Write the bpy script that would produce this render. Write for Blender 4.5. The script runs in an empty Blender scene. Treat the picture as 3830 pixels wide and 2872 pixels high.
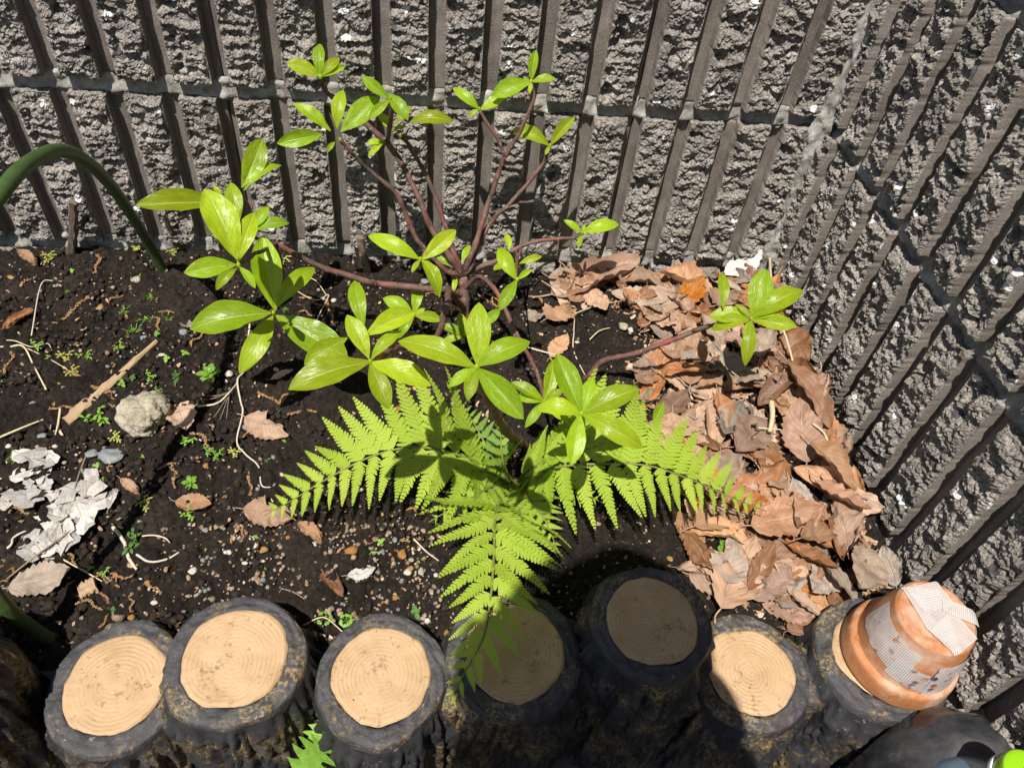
import bpy, bmesh, math, random
import numpy as np
from mathutils import Vector, Matrix

random.seed(7)
SC = bpy.context.scene
COL = SC.collection

# ------------------------------------------------------------------ camera
# solved from the wall's rib grid (50 mm ribs, 187.5 mm courses); wall corner at x=y=0
CAM_F, CAM_W, CAM_H = 2938.0, 3830.0, 2872.0
PITCH, YAW, ROLL = 0.828251, 0.157518, 0.128178
CAM = np.array([-0.40133, -0.71339, 0.56504])
_cp, _sp, _cy, _sy = math.cos(PITCH), math.sin(PITCH), math.cos(YAW), math.sin(YAW)
FWD = np.array([_sy * _cp, _cy * _cp, -_sp])
_r0 = np.array([_cy, -_sy, 0.0]); _u0 = np.cross(_r0, FWD)
RIGHT = math.cos(ROLL) * _r0 + math.sin(ROLL) * _u0
UP = -math.sin(ROLL) * _r0 + math.cos(ROLL) * _u0
cd = bpy.data.cameras.new('camera')
cam = bpy.data.objects.new('camera', cd); COL.objects.link(cam)
cd.sensor_width = 36.0; cd.sensor_fit = 'HORIZONTAL'
cd.lens = 36.0 * CAM_F / CAM_W
cd.clip_start = 0.01; cd.clip_end = 500.0
cam.matrix_world = Matrix([[RIGHT[i], UP[i], -FWD[i], CAM[i]] for i in range(3)] + [[0, 0, 0, 1]])
SC.camera = cam

# ------------------------------------------------------------------ sky, sun, exposure
SUN = np.array([-0.2038, -0.3641, 0.9088]); SUN /= np.linalg.norm(SUN)
SUN_EL = math.asin(SUN[2]); SUN_ROT = math.atan2(SUN[0], SUN[1])
w = bpy.data.worlds.new('World'); SC.world = w; w.use_nodes = True
nt = w.node_tree
sky = nt.nodes.new('ShaderNodeTexSky'); sky.sky_type = 'NISHITA'; sky.sun_disc = False
sky.sun_elevation = SUN_EL; sky.sun_rotation = SUN_ROT % (2 * math.pi); sky.altitude = 50
bg = nt.nodes['Background']; bg.inputs[1].default_value = 0.072
nt.links.new(sky.outputs[0], bg.inputs[0])
sl = bpy.data.lights.new('sun', 'SUN'); sl.energy = 5.0; sl.angle = math.radians(0.53); sl.color = (1.0, 0.955, 0.88)
sun = bpy.data.objects.new('sun', sl); COL.objects.link(sun)
sun.rotation_euler = Vector(SUN).to_track_quat('Z', 'Y').to_euler()
sun.location = (0, -1, 3)
SC.view_settings.view_transform = 'Standard'; SC.view_settings.look = 'None'
SC.view_settings.exposure = 0.50; SC.view_settings.gamma = 1.0
SC.view_settings.use_curve_mapping = False
SC.cycles.max_bounces = 6; SC.cycles.diffuse_bounces = 3; SC.cycles.transparent_max_bounces = 12
SC.cycles.use_denoising = True

# ------------------------------------------------------------------ pixel -> place (view pixels, 2212 wide)
VK = 3830.0 / 2212.0
def ray(vx, vy):
    return (vx * VK - 1915.0) / CAM_F * RIGHT - (vy * VK - 1436.0) / CAM_F * UP + FWD
def atz(vx, vy, z):
    d = ray(vx, vy); return CAM + d * ((z - CAM[2]) / d[2])
def aty(vx, vy, y):
    d = ray(vx, vy); return CAM + d * ((y - CAM[1]) / d[1])
def atd(vx, vy, dep):
    return CAM + ray(vx, vy) * dep
def depth_of(p):
    return float((np.asarray(p) - CAM) @ FWD)
# zoomed study windows of the photograph -> view pixels
WIN = {1: (259.9, 277.2, .3641), 2: (375.4, 519.8, .3641), 3: (577.5, 75.1, .3641), 4: (952.9, 86.6, .3186),
       5: (779.7, 433.2, .4551), 6: (606.4, 577.5, .4551), 7: (1068.4, 693.0, .3641), 8: (1155.0, 808.5, .4096),
       'm4': (0.0, 548.7, .3394), 'm5': (730.6, 548.7, .3394), 'm6': (1461.2, 548.7, .3394),
       'b1': (0.0, 1095.6, .3394), 'b2': (730.6, 1095.6, .3394), 'b3': (1461.2, 1095.6, .3394), 0: (0, 0, 1)}
def vw(win, x, y):
    a, b, s = WIN[win]; return a + s * x, b + s * y

# ------------------------------------------------------------------ noise
def _hash(ix, iy, seed):
    h = (ix.astype(np.int64) * 374761393 + iy.astype(np.int64) * 668265263 + seed * 1442695041) & 0x7fffffff
    h = ((h ^ (h >> 13)) * 1274126177) & 0x7fffffff
    h = ((h ^ (h >> 16)) * 2246822519) & 0x7fffffff
    return ((h ^ (h >> 15)) & 0xffffff) / float(0xffffff)
def vnoise(x, y, seed=0):
    x = np.asarray(x, float); y = np.asarray(y, float)
    ix, iy = np.floor(x), np.floor(y); fx, fy = x - ix, y - iy
    fx = fx * fx * fx * (fx * (fx * 6 - 15) + 10); fy = fy * fy * fy * (fy * (fy * 6 - 15) + 10)
    a, b = _hash(ix, iy, seed), _hash(ix + 1, iy, seed); c, d = _hash(ix, iy + 1, seed), _hash(ix + 1, iy + 1, seed)
    return (a + (b - a) * fx + (c - a) * fy + (a - b - c + d) * fx * fy) * 2 - 1
def fbm(x, y, oct=4, seed=0, gain=.5):
    s = 0; a = 1.0
    for o in range(oct):
        s = s + a * vnoise(x * 2 ** o + 17.3 * o, y * 2 ** o - 9.1 * o, seed + o); a *= gain
    return s
def worley(x, y, seed=0, k=1):
    """distance to nearest feature point and a random value of that cell"""
    ix, iy = np.floor(x), np.floor(y)
    best = np.full(np.shape(x), 9.0); val = np.zeros(np.shape(x))
    for dx in (-1, 0, 1):
        for dy in (-1, 0, 1):
            cx, cy = ix + dx, iy + dy
            px = cx + _hash(cx, cy, seed); py = cy + _hash(cx, cy, seed + 91)
            d = np.hypot(px - x, py - y); m = d < best
            best = np.where(m, d, best); val = np.where(m, _hash(cx, cy, seed + 191), val)
    return best, val
def crumbs(x, y, seed):
    """rounded lumps of mixed height, 0..1"""
    d, v = worley(x, y, seed)
    return np.sqrt(np.clip(1 - (d / .78) ** 2, 0, 1)) * (.35 + .65 * v)

# ------------------------------------------------------------------ mesh and object helpers
MESHES = {}
def mesh_np(name, V, F, mat=None, uv=None, smooth=True):
    """V (n,3) array, F list/array of polygons"""
    me = bpy.data.meshes.new(name)
    V = np.ascontiguousarray(V, dtype=np.float32)
    if isinstance(F, np.ndarray):
        k = F.shape[1]; n = len(F)
        me.vertices.add(len(V)); me.vertices.foreach_set('co', V.ravel())
        me.loops.add(n * k); me.loops.foreach_set('vertex_index', F.astype(np.int32).ravel())
        me.polygons.add(n); me.polygons.foreach_set('loop_start', np.arange(0, n * k, k, dtype=np.int32))
        me.polygons.foreach_set('loop_total', np.full(n, k, dtype=np.int32))
        me.update(calc_edges=True)
        if uv is not None:
            l = me.uv_layers.new(name='uv'); l.data.foreach_set('uv', np.ascontiguousarray(uv, dtype=np.float32)[F.ravel()].ravel())
    else:
        me.from_pydata(V.tolist(), [], F)
        if uv is not None:
            l = me.uv_layers.new(name='uv')
            idx = np.zeros(len(me.loops), dtype=np.int32); me.loops.foreach_get('vertex_index', idx)
            l.data.foreach_set('uv', np.ascontiguousarray(uv, dtype=np.float32)[idx].ravel())
    if smooth:
        me.polygons.foreach_set('use_smooth', np.ones(len(me.polygons), dtype=bool))
    if mat: me.materials.append(mat)
    me.validate(clean_customdata=False)
    return me
def grid_faces(nu, nv, wrap=False):
    i = np.arange(nv - 1)[:, None]; j = np.arange(nu if wrap else nu - 1)[None, :]
    a = i * nu + j; b = i * nu + (j + 1) % nu
    return np.stack([a, b, b + nu, a + nu], -1).reshape(-1, 4)
def link(name, me, parent=None, mw=None):
    o = bpy.data.objects.new(name, me); COL.objects.link(o)
    if parent is not None: o.parent = parent
    if mw is not None: o.matrix_local = mw
    return o
def tag(o, label=None, cat=None, group=None, kind=None):
    if label: o['label'] = label
    if cat: o['category'] = cat
    if group: o['group'] = group
    if kind: o['kind'] = kind
    return o
def thing(name, loc, label, cat, group=None):
    o = link(name, None); o.location = tuple(float(c) for c in loc)
    return tag(o, label, cat, group)
def basis(o, x, y, z, s=(1, 1, 1)):
    return Matrix([[float(x[i] * s[0]), float(y[i] * s[1]), float(z[i] * s[2]), float(o[i])] for i in range(3)] + [[0, 0, 0, 1]])
def nrm(v):
    v = np.asarray(v, float); return v / (np.linalg.norm(v) + 1e-12)
def catmull(P, n):
    P = np.asarray(P, float)
    if len(P) == 2: return P[0] + (P[1] - P[0]) * np.linspace(0, 1, n)[:, None]
    Q = np.vstack([2 * P[0] - P[1], P, 2 * P[-1] - P[-2]]); out = []
    for t in np.linspace(0, len(P) - 1 - 1e-9, n):
        i = int(t); u = t - i; a, b, c, d = Q[i:i + 4]
        out.append(.5 * (2 * b + (c - a) * u + (2 * a - 5 * b + 4 * c - d) * u * u + (3 * b - a - 3 * c + d) * u ** 3))
    return np.array(out)
def tube_np(P, Rr, k=8, bump=0.0, seed=0, close=True):
    P = np.asarray(P, float); n = len(P); Rr = np.broadcast_to(Rr, (n,)).astype(float)
    T = np.gradient(P, axis=0); T /= np.linalg.norm(T, axis=1)[:, None] + 1e-12
    ref = np.array([0.0, 0, 1]) if abs(T[0][2]) < .9 else np.array([1.0, 0, 0])
    N = nrm(np.cross(T[0], ref)); V = []
    for i in range(n):
        N = nrm(N - T[i] * (N @ T[i])); B = np.cross(T[i], N)
        a = np.arange(k) / k * 2 * math.pi
        r = Rr[i] * (1 + bump * vnoise(np.cos(a) * 1.3 + i * .7, np.sin(a) * 1.3 + seed, seed))
        V.append(P[i] + (np.cos(a) * r)[:, None] * N + (np.sin(a) * r)[:, None] * B)
    V = np.concatenate(V); F = grid_faces(k, n, wrap=True)
    if close:
        V = np.vstack([V, P[0], P[-1]]); a, b = n * k, n * k + 1
        caps = [[a, (j + 1) % k, j, j] for j in range(k)] + [[b, (n - 1) * k + j, (n - 1) * k + (j + 1) % k, (n - 1) * k + (j + 1) % k] for j in range(k)]
        Fl = F.tolist() + [c[:3] for c in caps]
        return V, Fl
    return V, F
def merge(parts):
    V = []; F = []; o = 0
    for v, f in parts:
        V.append(np.asarray(v)); F += [[int(i) + o for i in q] for q in f]; o += len(v)
    return np.vstack(V), F
_ico = None
def ico(sub=1):
    global _ico
    if _ico is None: _ico = {}
    if sub not in _ico:
        bm = bmesh.new(); bmesh.ops.create_icosphere(bm, subdivisions=sub, radius=1.0)
        bm.verts.index_update()
        _ico[sub] = (np.array([v.co[:] for v in bm.verts]), np.array([[v.index for v in f.verts] for f in bm.faces])); bm.free()
    return _ico[sub]
def stone_np(seed, sub=3, rough=.22, flat=.7):
    V, F = ico(sub); rs = np.random.RandomState(seed); V = V.copy()
    for k in range(9):
        n = nrm(rs.normal(size=3)); d = rs.uniform(.55, .9)
        s = V @ n; V = V - np.clip(s - d, 0, None)[:, None] * n * .85
    V *= (1 + rough * .5 * fbm(V[:, 0] * 2.1 + V[:, 2] * 1.7 + seed, V[:, 1] * 2.1 - V[:, 2] * 1.3, 4, seed))[:, None]
    V[:, 2] *= flat
    return V, F
def rot_rand(rs, tilt=.5):
    z = nrm(np.array([rs.normal() * tilt, rs.normal() * tilt, 1.0])); a = rs.uniform(0, 2 * math.pi)
    x = np.array([math.cos(a), math.sin(a), 0]); x = nrm(x - z * (x @ z)); return x, np.cross(z, x), z

# ------------------------------------------------------------------ material helpers
class NT:
    def __init__(s, name):
        s.m = bpy.data.materials.new(name); s.m.use_nodes = True; s.t = s.m.node_tree
        s.b = s.t.nodes['Principled BSDF']; s.out = s.t.nodes['Material Output']
    def n(s, typ, ins=None, **kw):
        o = s.t.nodes.new('ShaderNode' + typ)
        for k, v in kw.items(): setattr(o, k, v)
        for k, v in (ins or {}).items(): s.set(o, k, v)
        return o
    def set(s, o, k, v):
        sock = o.inputs[k]
        if isinstance(v, bpy.types.NodeSocket): s.t.links.new(v, sock)
        elif isinstance(v, bpy.types.Node): s.t.links.new(v.outputs[0], sock)
        else: sock.default_value = v if not isinstance(v, tuple) or len(v) != 3 or sock.type == 'VECTOR' else (*v, 1)
    def co(s, kind='Object', scale=None):
        c = s.n('TexCoord').outputs[kind]
        if scale is None: return c
        mp = s.n('Mapping', {'Scale': scale}); s.t.links.new(c, mp.inputs[0]); return mp.outputs[0]
    def co_rnd(s):
        """object coordinates shifted by the object's own random number, so that alike things differ"""
        r = s.n('ObjectInfo').outputs['Random']; v = s.n('CombineXYZ')
        s.t.links.new(s.math('MULTIPLY', r, 37.0), v.inputs[0]); s.t.links.new(s.math('MULTIPLY', r, 91.0), v.inputs[1])
        a = s.n('VectorMath', {0: s.n('TexCoord').outputs['Object'], 1: v.outputs[0]}, operation='ADD'); return a.outputs[0]
    def noise(s, vec, scale, detail=4, rough=.55, dist=0.0):
        return s.n('TexNoise', {'Vector': vec, 'Scale': scale, 'Detail': detail, 'Roughness': rough, 'Distortion': dist})
    def vor(s, vec, scale, **kw):
        return s.n('TexVoronoi', {'Vector': vec, 'Scale': scale}, **kw)
    def ramp(s, fac, stops, interp='LINEAR'):
        r = s.n('ValToRGB'); s.t.links.new(fac, r.inputs[0]); cr = r.color_ramp; cr.interpolation = interp
        while len(cr.elements) < len(stops): cr.elements.new(.5)
        for e, (p, c) in zip(cr.elements, stops):
            e.position = p; e.color = (*c, 1) if isinstance(c, tuple) else (c, c, c, 1)
        return r.outputs[0]
    def mix(s, a, b, fac, mode='MIX'):
        m = s.n('MixRGB', blend_type=mode); s.set(m, 0, fac); s.set(m, 1, a); s.set(m, 2, b); return m.outputs[0]
    def math(s, op, a, b=0.0, clamp=False):
        m = s.n('Math', operation=op, use_clamp=clamp); s.set(m, 0, a); s.set(m, 1, b); return m.outputs[0]
    def bump(s, h, strength=.5, dist=.001, normal=None):
        b = s.n('Bump', {'Strength': strength, 'Distance': dist, 'Height': h})
        if normal is not None: s.t.links.new(normal, b.inputs['Normal'])
        return b.outputs[0]
    def fin(s, color=None, rough=.8, normal=None, spec=.3, **kw):
        if color is not None: s.set(s.b, 'Base Color', color)
        s.set(s.b, 'Roughness', rough); s.set(s.b, 'Specular IOR Level', spec)
        if normal is not None: s.set(s.b, 'Normal', normal)
        for k, v in kw.items(): s.set(s.b, k, v)
        return s.m
    def translucent(s, color, fac, normal=None):
        t = s.n('BsdfTranslucent'); s.set(t, 'Color', color)
        if normal is not None: s.set(t, 'Normal', normal)
        mx = s.n('MixShader'); s.set(mx, 0, fac); s.t.links.new(s.b.outputs[0], mx.inputs[1]); s.t.links.new(t.outputs[0], mx.inputs[2])
        s.t.links.new(mx.outputs[0], s.out.inputs[0]); return s.m
    def rnd(s):
        return s.n('ObjectInfo').outputs['Random']

# ================================================================== materials of the setting
def m_split_face():
    N = NT('split_concrete'); c = N.co()
    big = N.noise(c, 22, 5, .6); fine = N.noise(c, 420, 6, .7); mid = N.noise(c, 120, 4, .6)
    base = N.ramp(big.outputs[0], [(.30, (.18, .167, .152)), (.5, (.285, .263, .24)), (.72, (.40, .372, .34))])
    grain = N.ramp(fine.outputs[0], [(.36, (.14, .135, .13)), (.50, (.95, .93, .90)), (.66, (1.7, 1.66, 1.6))])
    col = N.mix(base, grain, .85, 'MULTIPLY')
    rosy = N.ramp(N.noise(c, 46, 3).outputs[0], [(.52, 0.0), (.66, 1.0)])
    col = N.mix(col, (.27, .22, .195), N.math('MULTIPLY', rosy, .4))
    v = N.vor(c, 74, feature='F1'); vc = N.n('SeparateColor'); N.t.links.new(v.outputs['Color'], vc.inputs[0])
    edge = N.math('ADD', v.outputs['Distance'], N.math('MULTIPLY', N.math('SUBTRACT', mid.outputs[0], .5), .5))
    inside = N.math('LESS_THAN', edge, .30)
    quartz = N.math('MULTIPLY', inside, N.math('GREATER_THAN', vc.outputs[0], .915))
    dark = N.math('MULTIPLY', N.math('LESS_THAN', edge, .36), N.math('LESS_THAN', vc.outputs[0], .10))
    col = N.mix(col, (.78, .765, .75), quartz)
    col = N.mix(col, (.055, .056, .060), N.math('MULTIPLY', dark, .8))
    rust = N.ramp(N.noise(c, 30, 4, .7).outputs[0], [(.71, 0.0), (.74, 1.0)])
    col = N.mix(col, (.30, .17, .05), N.math('MULTIPLY', rust, .7))
    h = N.math('ADD', fine.outputs[0], N.math('MULTIPLY', mid.outputs[0], 1.6))
    rough = N.mix((.92, .92, .92), (.35, .35, .35), quartz)
    return N.fin(col, rough, N.bump(h, 1.0, .0026), .25)
def m_groove():
    N = NT('moulded_concrete'); c = N.co()
    big = N.noise(N.co(scale=(1, 1, .25)), 30, 5, .65); fine = N.noise(c, 520, 5, .7)
    base = N.ramp(big.outputs[0], [(.3, (.13, .112, .097)), (.55, (.21, .182, .158)), (.78, (.29, .256, .226))])
    col = N.mix(base, N.ramp(fine.outputs[0], [(.3, .62), (.7, 1.3)]), .7, 'MULTIPLY')
    return N.fin(col, .93, N.bump(fine.outputs[0], .8, .0009), .2)
def m_mortar():
    N = NT('mortar'); c = N.co()
    n1 = N.noise(c, 55, 6, .7); n2 = N.noise(c, 380, 5, .7)
    col = N.ramp(n1.outputs[0], [(.28, (.15, .14, .125)), (.5, (.31, .295, .265)), (.75, (.52, .50, .46))])
    col = N.mix(col, N.ramp(n2.outputs[0], [(.3, .6), (.65, 1.15)]), .7, 'MULTIPLY')
    return N.fin(col, .95, N.bump(N.math('ADD', n2.outputs[0], n1.outputs[0]), .9, .0014), .2)
def m_soil():
    N = NT('soil'); c = N.co()
    n1 = N.noise(c, 26, 5, .65); n2 = N.noise(c, 260, 6, .75); n3 = N.noise(c, 900, 3, .6)
    col = N.ramp(n1.outputs[0], [(.3, (.014, .0105, .008)), (.55, (.029, .022, .017)), (.8, (.055, .041, .032))])
    col = N.mix(col, N.ramp(n2.outputs[0], [(.34, .35), (.55, 1.1), (.74, 2.3)]), .8, 'MULTIPLY')
    speck = N.ramp(n3.outputs[0], [(.70, 0.0), (.76, 1.0)])
    col = N.mix(col, (.15, .11, .075), N.math('MULTIPLY', speck, .5))
    return N.fin(col, .95, N.bump(N.math('ADD', n2.outputs[0], N.math('MULTIPLY', n3.outputs[0], .6)), 1.0, .0034), .18)
M_SPLIT, M_GROOVE, M_MORTAR, M_SOIL = m_split_face(), m_groove(), m_mortar(), m_soil()

# ================================================================== ground outside the bed
N_ = NT('paved_ground'); c_ = N_.co()
n_ = N_.noise(c_, 4, 8, .7)
M_GROUND = N_.fin(N_.ramp(n_.outputs[0], [(.3, (.07, .065, .058)), (.7, (.17, .16, .145))]), .95, N_.bump(N_.noise(c_, 300, 4).outputs[0], .6, .002))
GROUND_Z = -0.155
def make_ground():
    n = 41; s = np.linspace(-1, 1, n); g = np.sign(s) * np.abs(s) ** 3 * 120
    X, Y = np.meshgrid(g, g)
    V = np.stack([X.ravel(), Y.ravel() - .6, np.full(X.size, GROUND_Z)], 1)
    tag(link('ground', mesh_np('ground', V, grid_faces(n, n), M_GROUND)), kind='structure')
make_ground()

# ================================================================== ribbed block walls
PIT, CRS, RIB, GD = 0.05, 0.1875, 0.0342, 0.0128
JOINT = 0.0155
def rib_mesh(name, h, seed, step):
    """split rib: local u 0..RIB across, v 0..h up, w out of the wall (0 at rib edge plane)"""
    nu = max(4, int(RIB / step)); nv = max(6, int(h / step))
    u = np.linspace(0, RIB, nu); v = np.linspace(0, h, nv)
    U, Vv = np.meshgrid(u, v); ox, oy = seed * 1.37 % 97, seed * 2.11 % 89
    e = np.minimum(U, RIB - U) / RIB * 2; ev = np.minimum(Vv, h - Vv)
    body = np.clip(e / .16, 0, 1) ** .7 * np.clip(.3 + ev / .008, 0, 1)
    a, b = U + ox, Vv + oy
    rs = np.random.RandomState(seed % 100000)
    big = fbm(a * 30, b * 40, 3, seed) * .0026
    ledge = (np.abs(fbm(a * 55 + 3, b * 105, 3, seed + 5)) - .35) * -.0042
    cr = crumbs(a * 120, b * 165, seed + 9) * .0020 + crumbs(a * 250, b * 300, seed + 13) * .0024 + crumbs(a * 470, b * 520, seed + 15) * .0018
    grain = rs.uniform(-1, 1, U.shape) * .00042
    W = body * (big + ledge) + cr * (.45 + .55 * body) + grain - .0022
    W = W - np.clip(fbm(a * 70, b * 95, 2, seed + 21) - .50, 0, 1) * .012 * body
    W = np.minimum(W, .0075)
    W = np.where(e < .10, np.clip(W, -.0022, .0004), W)
    U2 = U + fbm(b * 120, a * 40 + 7, 3, seed + 31) * .0009 * (1 - np.clip(e / .3, 0, 1)) + rs.uniform(-1, 1, U.shape) * .00022
    V2 = Vv + fbm(a * 90, b * 30, 3, seed + 33) * .0012 * (1 - np.clip(ev / .01, 0, 1)) + rs.uniform(-1, 1, U.shape) * .00022 - W * .25
    low = fbm(b * 45, b * 0 + seed, 2, seed + 41) * .0005
    for cidx, uu in ((0, 0.0), (-1, RIB)):          # moulded arrises stay straight
        W[:, cidx] = -.0008 + low[:, cidx]; U2[:, cidx] = uu + low[:, cidx] * .6; V2[:, cidx] = Vv[:, cidx]
    # skirt down into the block on all four sides
    Up = np.pad(U2, 1, 'edge'); Vp = np.pad(V2, 1, 'edge'); Wp = np.pad(W, 1, 'edge')
    dp = -GD - .004
    Wp[0, :] = Wp[-1, :] = dp; Wp[:, 0] = Wp[:, -1] = dp
    P = np.stack([Up.ravel(), Vp.ravel(), Wp.ravel()], 1)
    F = grid_faces(nu + 2, nv + 2); col = np.tile(np.arange(nu + 1), nv + 1)
    return P, F, ((col == 0) | (col == nu)).astype(np.int32)
def block_web(h, length, seed, step=.004):
    nu, nv = max(8, int(length / step)), max(8, int(h / step))
    U, Vv = np.meshgrid(np.linspace(.0012, length - .0012, nu), np.linspace(0, h, nv))
    W = -GD + fbm((U + seed) * 60, Vv * 60, 3, seed) * .0006
    Up, Vp, Wp = np.pad(U, 1, 'edge'), np.pad(Vv, 1, 'edge'), np.pad(W, 1, 'edge')
    Wp[0, :] = Wp[-1, :] = -.03; Wp[:, 0] = Wp[:, -1] = -.03
    return np.stack([Up.ravel(), Vp.ravel(), Wp.ravel()], 1), grid_faces(nu + 2, nv + 2)
LOW_RIBS = []
def build_wall(name, label, origin, du, out, starts, rows, hires):
    """starts: list of (u0, ribs) along du; blocks of len ribs*PIT"""
    du, out, origin = np.array(du, float), np.array(out, float), np.array(origin, float); zz = np.array([0, 0, 1.0])
    L0 = min(s for s, n in starts); L1 = max(s + n * PIT for s, n in starts)
    z0, z1 = rows[0] * CRS, (rows[-1] + 1) * CRS
    # core of the wall: the mortar bed seen in the joints
    root = thing(name, origin + du * (L0 + L1) / 2 + zz * z0, label, 'wall'); root['kind'] = 'thing'
    cen = np.array(root.location)
    flip = np.cross(du, zz) @ out < 0
    def put(P): return origin - cen + P[:, :1] * du + P[:, 1:2] * zz + P[:, 2:3] * out
    def FF(F): return F[:, ::-1] if flip else F
    seed = int(abs(origin[0] * 100 + out[0] * 37 + 5))
    core = []
    for r in rows:
        zb = r * CRS
        n = int((L1 - L0) / .0022); nv = 11
        U, Vv = np.meshgrid(np.linspace(L0, L1, n), np.linspace(zb - JOINT - .004, zb + .003, nv))
        ph = ((U - starts[0][0]) / PIT) % 1.0
        jag = .10 * fbm(U * 210, Vv * 260, 2, r + 71)
        ph = np.clip(ph + jag * (ph > .2) * (ph < .8), 0, 1)
        blob = np.exp(-((ph - .0) / .13) ** 2) + np.exp(-((ph - 1.0) / .13) ** 2)
        W = -GD + .0005 + blob * .0034 * (.25 + .9 * vnoise(np.floor((U - starts[0][0]) / PIT + .5) * 3.37 + .4, Vv * 60, 3 + r)) + fbm(U * 130, Vv * 150, 3, r + 40 + seed) * .0020
        W = W + GD * .42 * np.clip(1 - (Vv - zb + JOINT) / (JOINT * .62), 0, 1) ** 1.6 * (.75 + .5 * vnoise(U * 60, Vv * 0, r + 5))
        W = np.where((Vv < zb - JOINT - .001) | (Vv > zb + .001), W - .004, W)
        P = np.stack([U.ravel(), Vv.ravel(), W.ravel()], 1)
        link('mortar_joint', mesh_np('mortar_joint', put(P), FF(grid_faces(n, nv)), M_MORTAR, smooth=False), root)
    # backing body
    b = bmesh.new()
    for (ua, ub, wa, wb) in [(L0, L1, -.026, -.15)]:
        vs = [b.verts.new((origin - cen + du * u + zz * z + out * wv).tolist()) for u in (ua, ub) for z in (z0, z1) for wv in (wa, wb)]
        for q in ((0, 1, 3, 2), (4, 6, 7, 5), (0, 4, 5, 1), (2, 3, 7, 6), (0, 2, 6, 4), (1, 5, 7, 3)): b.faces.new([vs[i] for i in q])
    bmesh.ops.recalc_face_normals(b, faces=b.faces)
    me = bpy.data.meshes.new('core'); b.to_mesh(me); b.free(); me.materials.append(M_MORTAR)
    link('core', me, root)
    for r in rows:
        for bi, (u0, n) in enumerate(starts):
            h = CRS - JOINT; hi = hires(r, u0, u0 + n * PIT); seed += 17
            P, F = block_web(h, n * PIT, seed, .004 if hi else .02)
            P = P + np.array([u0, r * CRS, 0]); 
            web = link('block', mesh_np('block', put(P), FF(F), M_GROOVE), root)
            for k in range(n):
                ub = u0 + (PIT - RIB) / 2 + k * PIT
                if hi:
                    P, F, mi = rib_mesh('rib', h, seed * 3 + k, .00108 if r >= 0 else .0022)
                    me = mesh_np('rib', put(P + np.array([ub, r * CRS, 0])), FF(F), M_SPLIT, smooth=False); me.materials.append(M_GROOVE); me.polygons.foreach_set('material_index', mi); me.polygons.foreach_set('use_smooth', mi.astype(bool))
                    link('rib', me, web)
                else:
                    key = ('lowrib', name, k % 3)
                    if key not in MESHES:
                        P, F, mi = rib_mesh('rib', h, 900 + k, .0045)
                        MESHES[key] = mesh_np('rib', P[:, :1] * du + P[:, 1:2] * zz + P[:, 2:3] * out, FF(F), M_SPLIT)
                    o = link('rib', MESHES[key], web); o.location = (origin - cen + du * ub + zz * r * CRS).tolist()
    return root, cen
X11 = -0.0391 - 0.15 - (PIT - RIB) / 2          # vertical joint, ahead of the 12th rib
def back_hi(r, a, b): return r <= 1 and b > -.93
backw, bc = build_wall('block_wall', 'grey split-rib concrete block wall running along the back of the bed',
    (0, 0, 0), (1, 0, 0), (0, -1, 0), [(X11 - .4 * k, 8) for k in (4, 3, 2, 1)] + [(X11, 4)], [-1, 0, 1, 2, 3, 4], back_hi)
Y8 = 0.0397 + .4 - (PIT - RIB) / 2
def right_hi(r, a, b): return r <= (2 if a < .2 else 1) and a < .5
rightw, rc = build_wall('block_wall', 'grey split-rib concrete block wall at a right angle, beside the leaf pile and clay pot',
    (0, 0, 0), (0, -1, 0), (-1, 0, 0), [(Y8 - .45, 1), (Y8 - .4, 8), (Y8, 8), (Y8 + .4, 8), (Y8 + .8, 8)], [-1, 0, 1, 2, 3, 4], right_hi)
# cement fillet up the inner corner
def corner_fillet():
    n, k = 520, 13
    Zs = np.linspace(-.03, .9, n); T = np.linspace(0, 1, k)
    Zg, Tg = np.meshgrid(Zs, T, indexing='ij')
    wob = fbm(Zg * 60, Tg * 3, 4, 3) * .0030
    wd = .0085 + .004 * vnoise(Zg * 14, Zg * 0, 8) + .0025 * vnoise(Zg * 60, Zg * 0, 9)
    X = -wd * (1 - Tg) - .0035 + .006 * Tg; Y = -(wd * .75) * Tg - .0035 + .006 * (1 - Tg)
    bul = np.sin(Tg * math.pi) * .0022 + wob
    P = np.stack([(X - bul * .7).ravel(), (Y - bul * .7).ravel(), Zg.ravel()], 1) - bc
    link('corner_mortar', mesh_np('corner_mortar', P, grid_faces(k, n), M_MORTAR, smooth=False), backw)
corner_fillet()

# ================================================================== soil bed
LIT = [(1190, 600), (1400, 560), (1640, 560), (1700, 640), (1760, 850), (1850, 1020), (1910, 1180), (1965, 1245), (1760, 1350), (1600, 1350),
       (1535, 1260), (1480, 1160), (1500, 1060), (1430, 980), (1385, 880), (1350, 770), (1390, 690), (1250, 650)]
LITP = np.array([atz(x, y, -.012)[:2] for x, y in LIT])
def inpoly(x, y, P):
    x = np.asarray(x); y = np.asarray(y); c = np.zeros(np.shape(x), bool); n = len(P)
    for i in range(n):
        x1, y1 = P[i]; x2, y2 = P[(i + 1) % n]
        c ^= ((y1 > y) != (y2 > y)) & (x < (x2 - x1) * (y - y1) / (y2 - y1 + 1e-12) + x1)
    return c
def terrain(x, y):
    x = np.asarray(x, float); y = np.asarray(y, float)
    z = -.014 + .0035 * fbm(x * 9, y * 9, 2, 4) - .010 * np.clip((-y - .3) / .15, 0, 1)
    z = z + .010 * np.exp(-((x + .02) / .07) ** 2) * np.clip((-y) / .05, 0, 1)
    z = z - .008 * np.clip((x + .55) / .2, 0, 1) * np.exp(-(y / .06) ** 2)
    return z
def onsoil(vx, vy, lift=0.0):
    p = atz(vx, vy, -.015)
    for _ in range(4): p = atz(vx, vy, float(terrain(p[0], p[1])) + lift)
    return p
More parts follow.
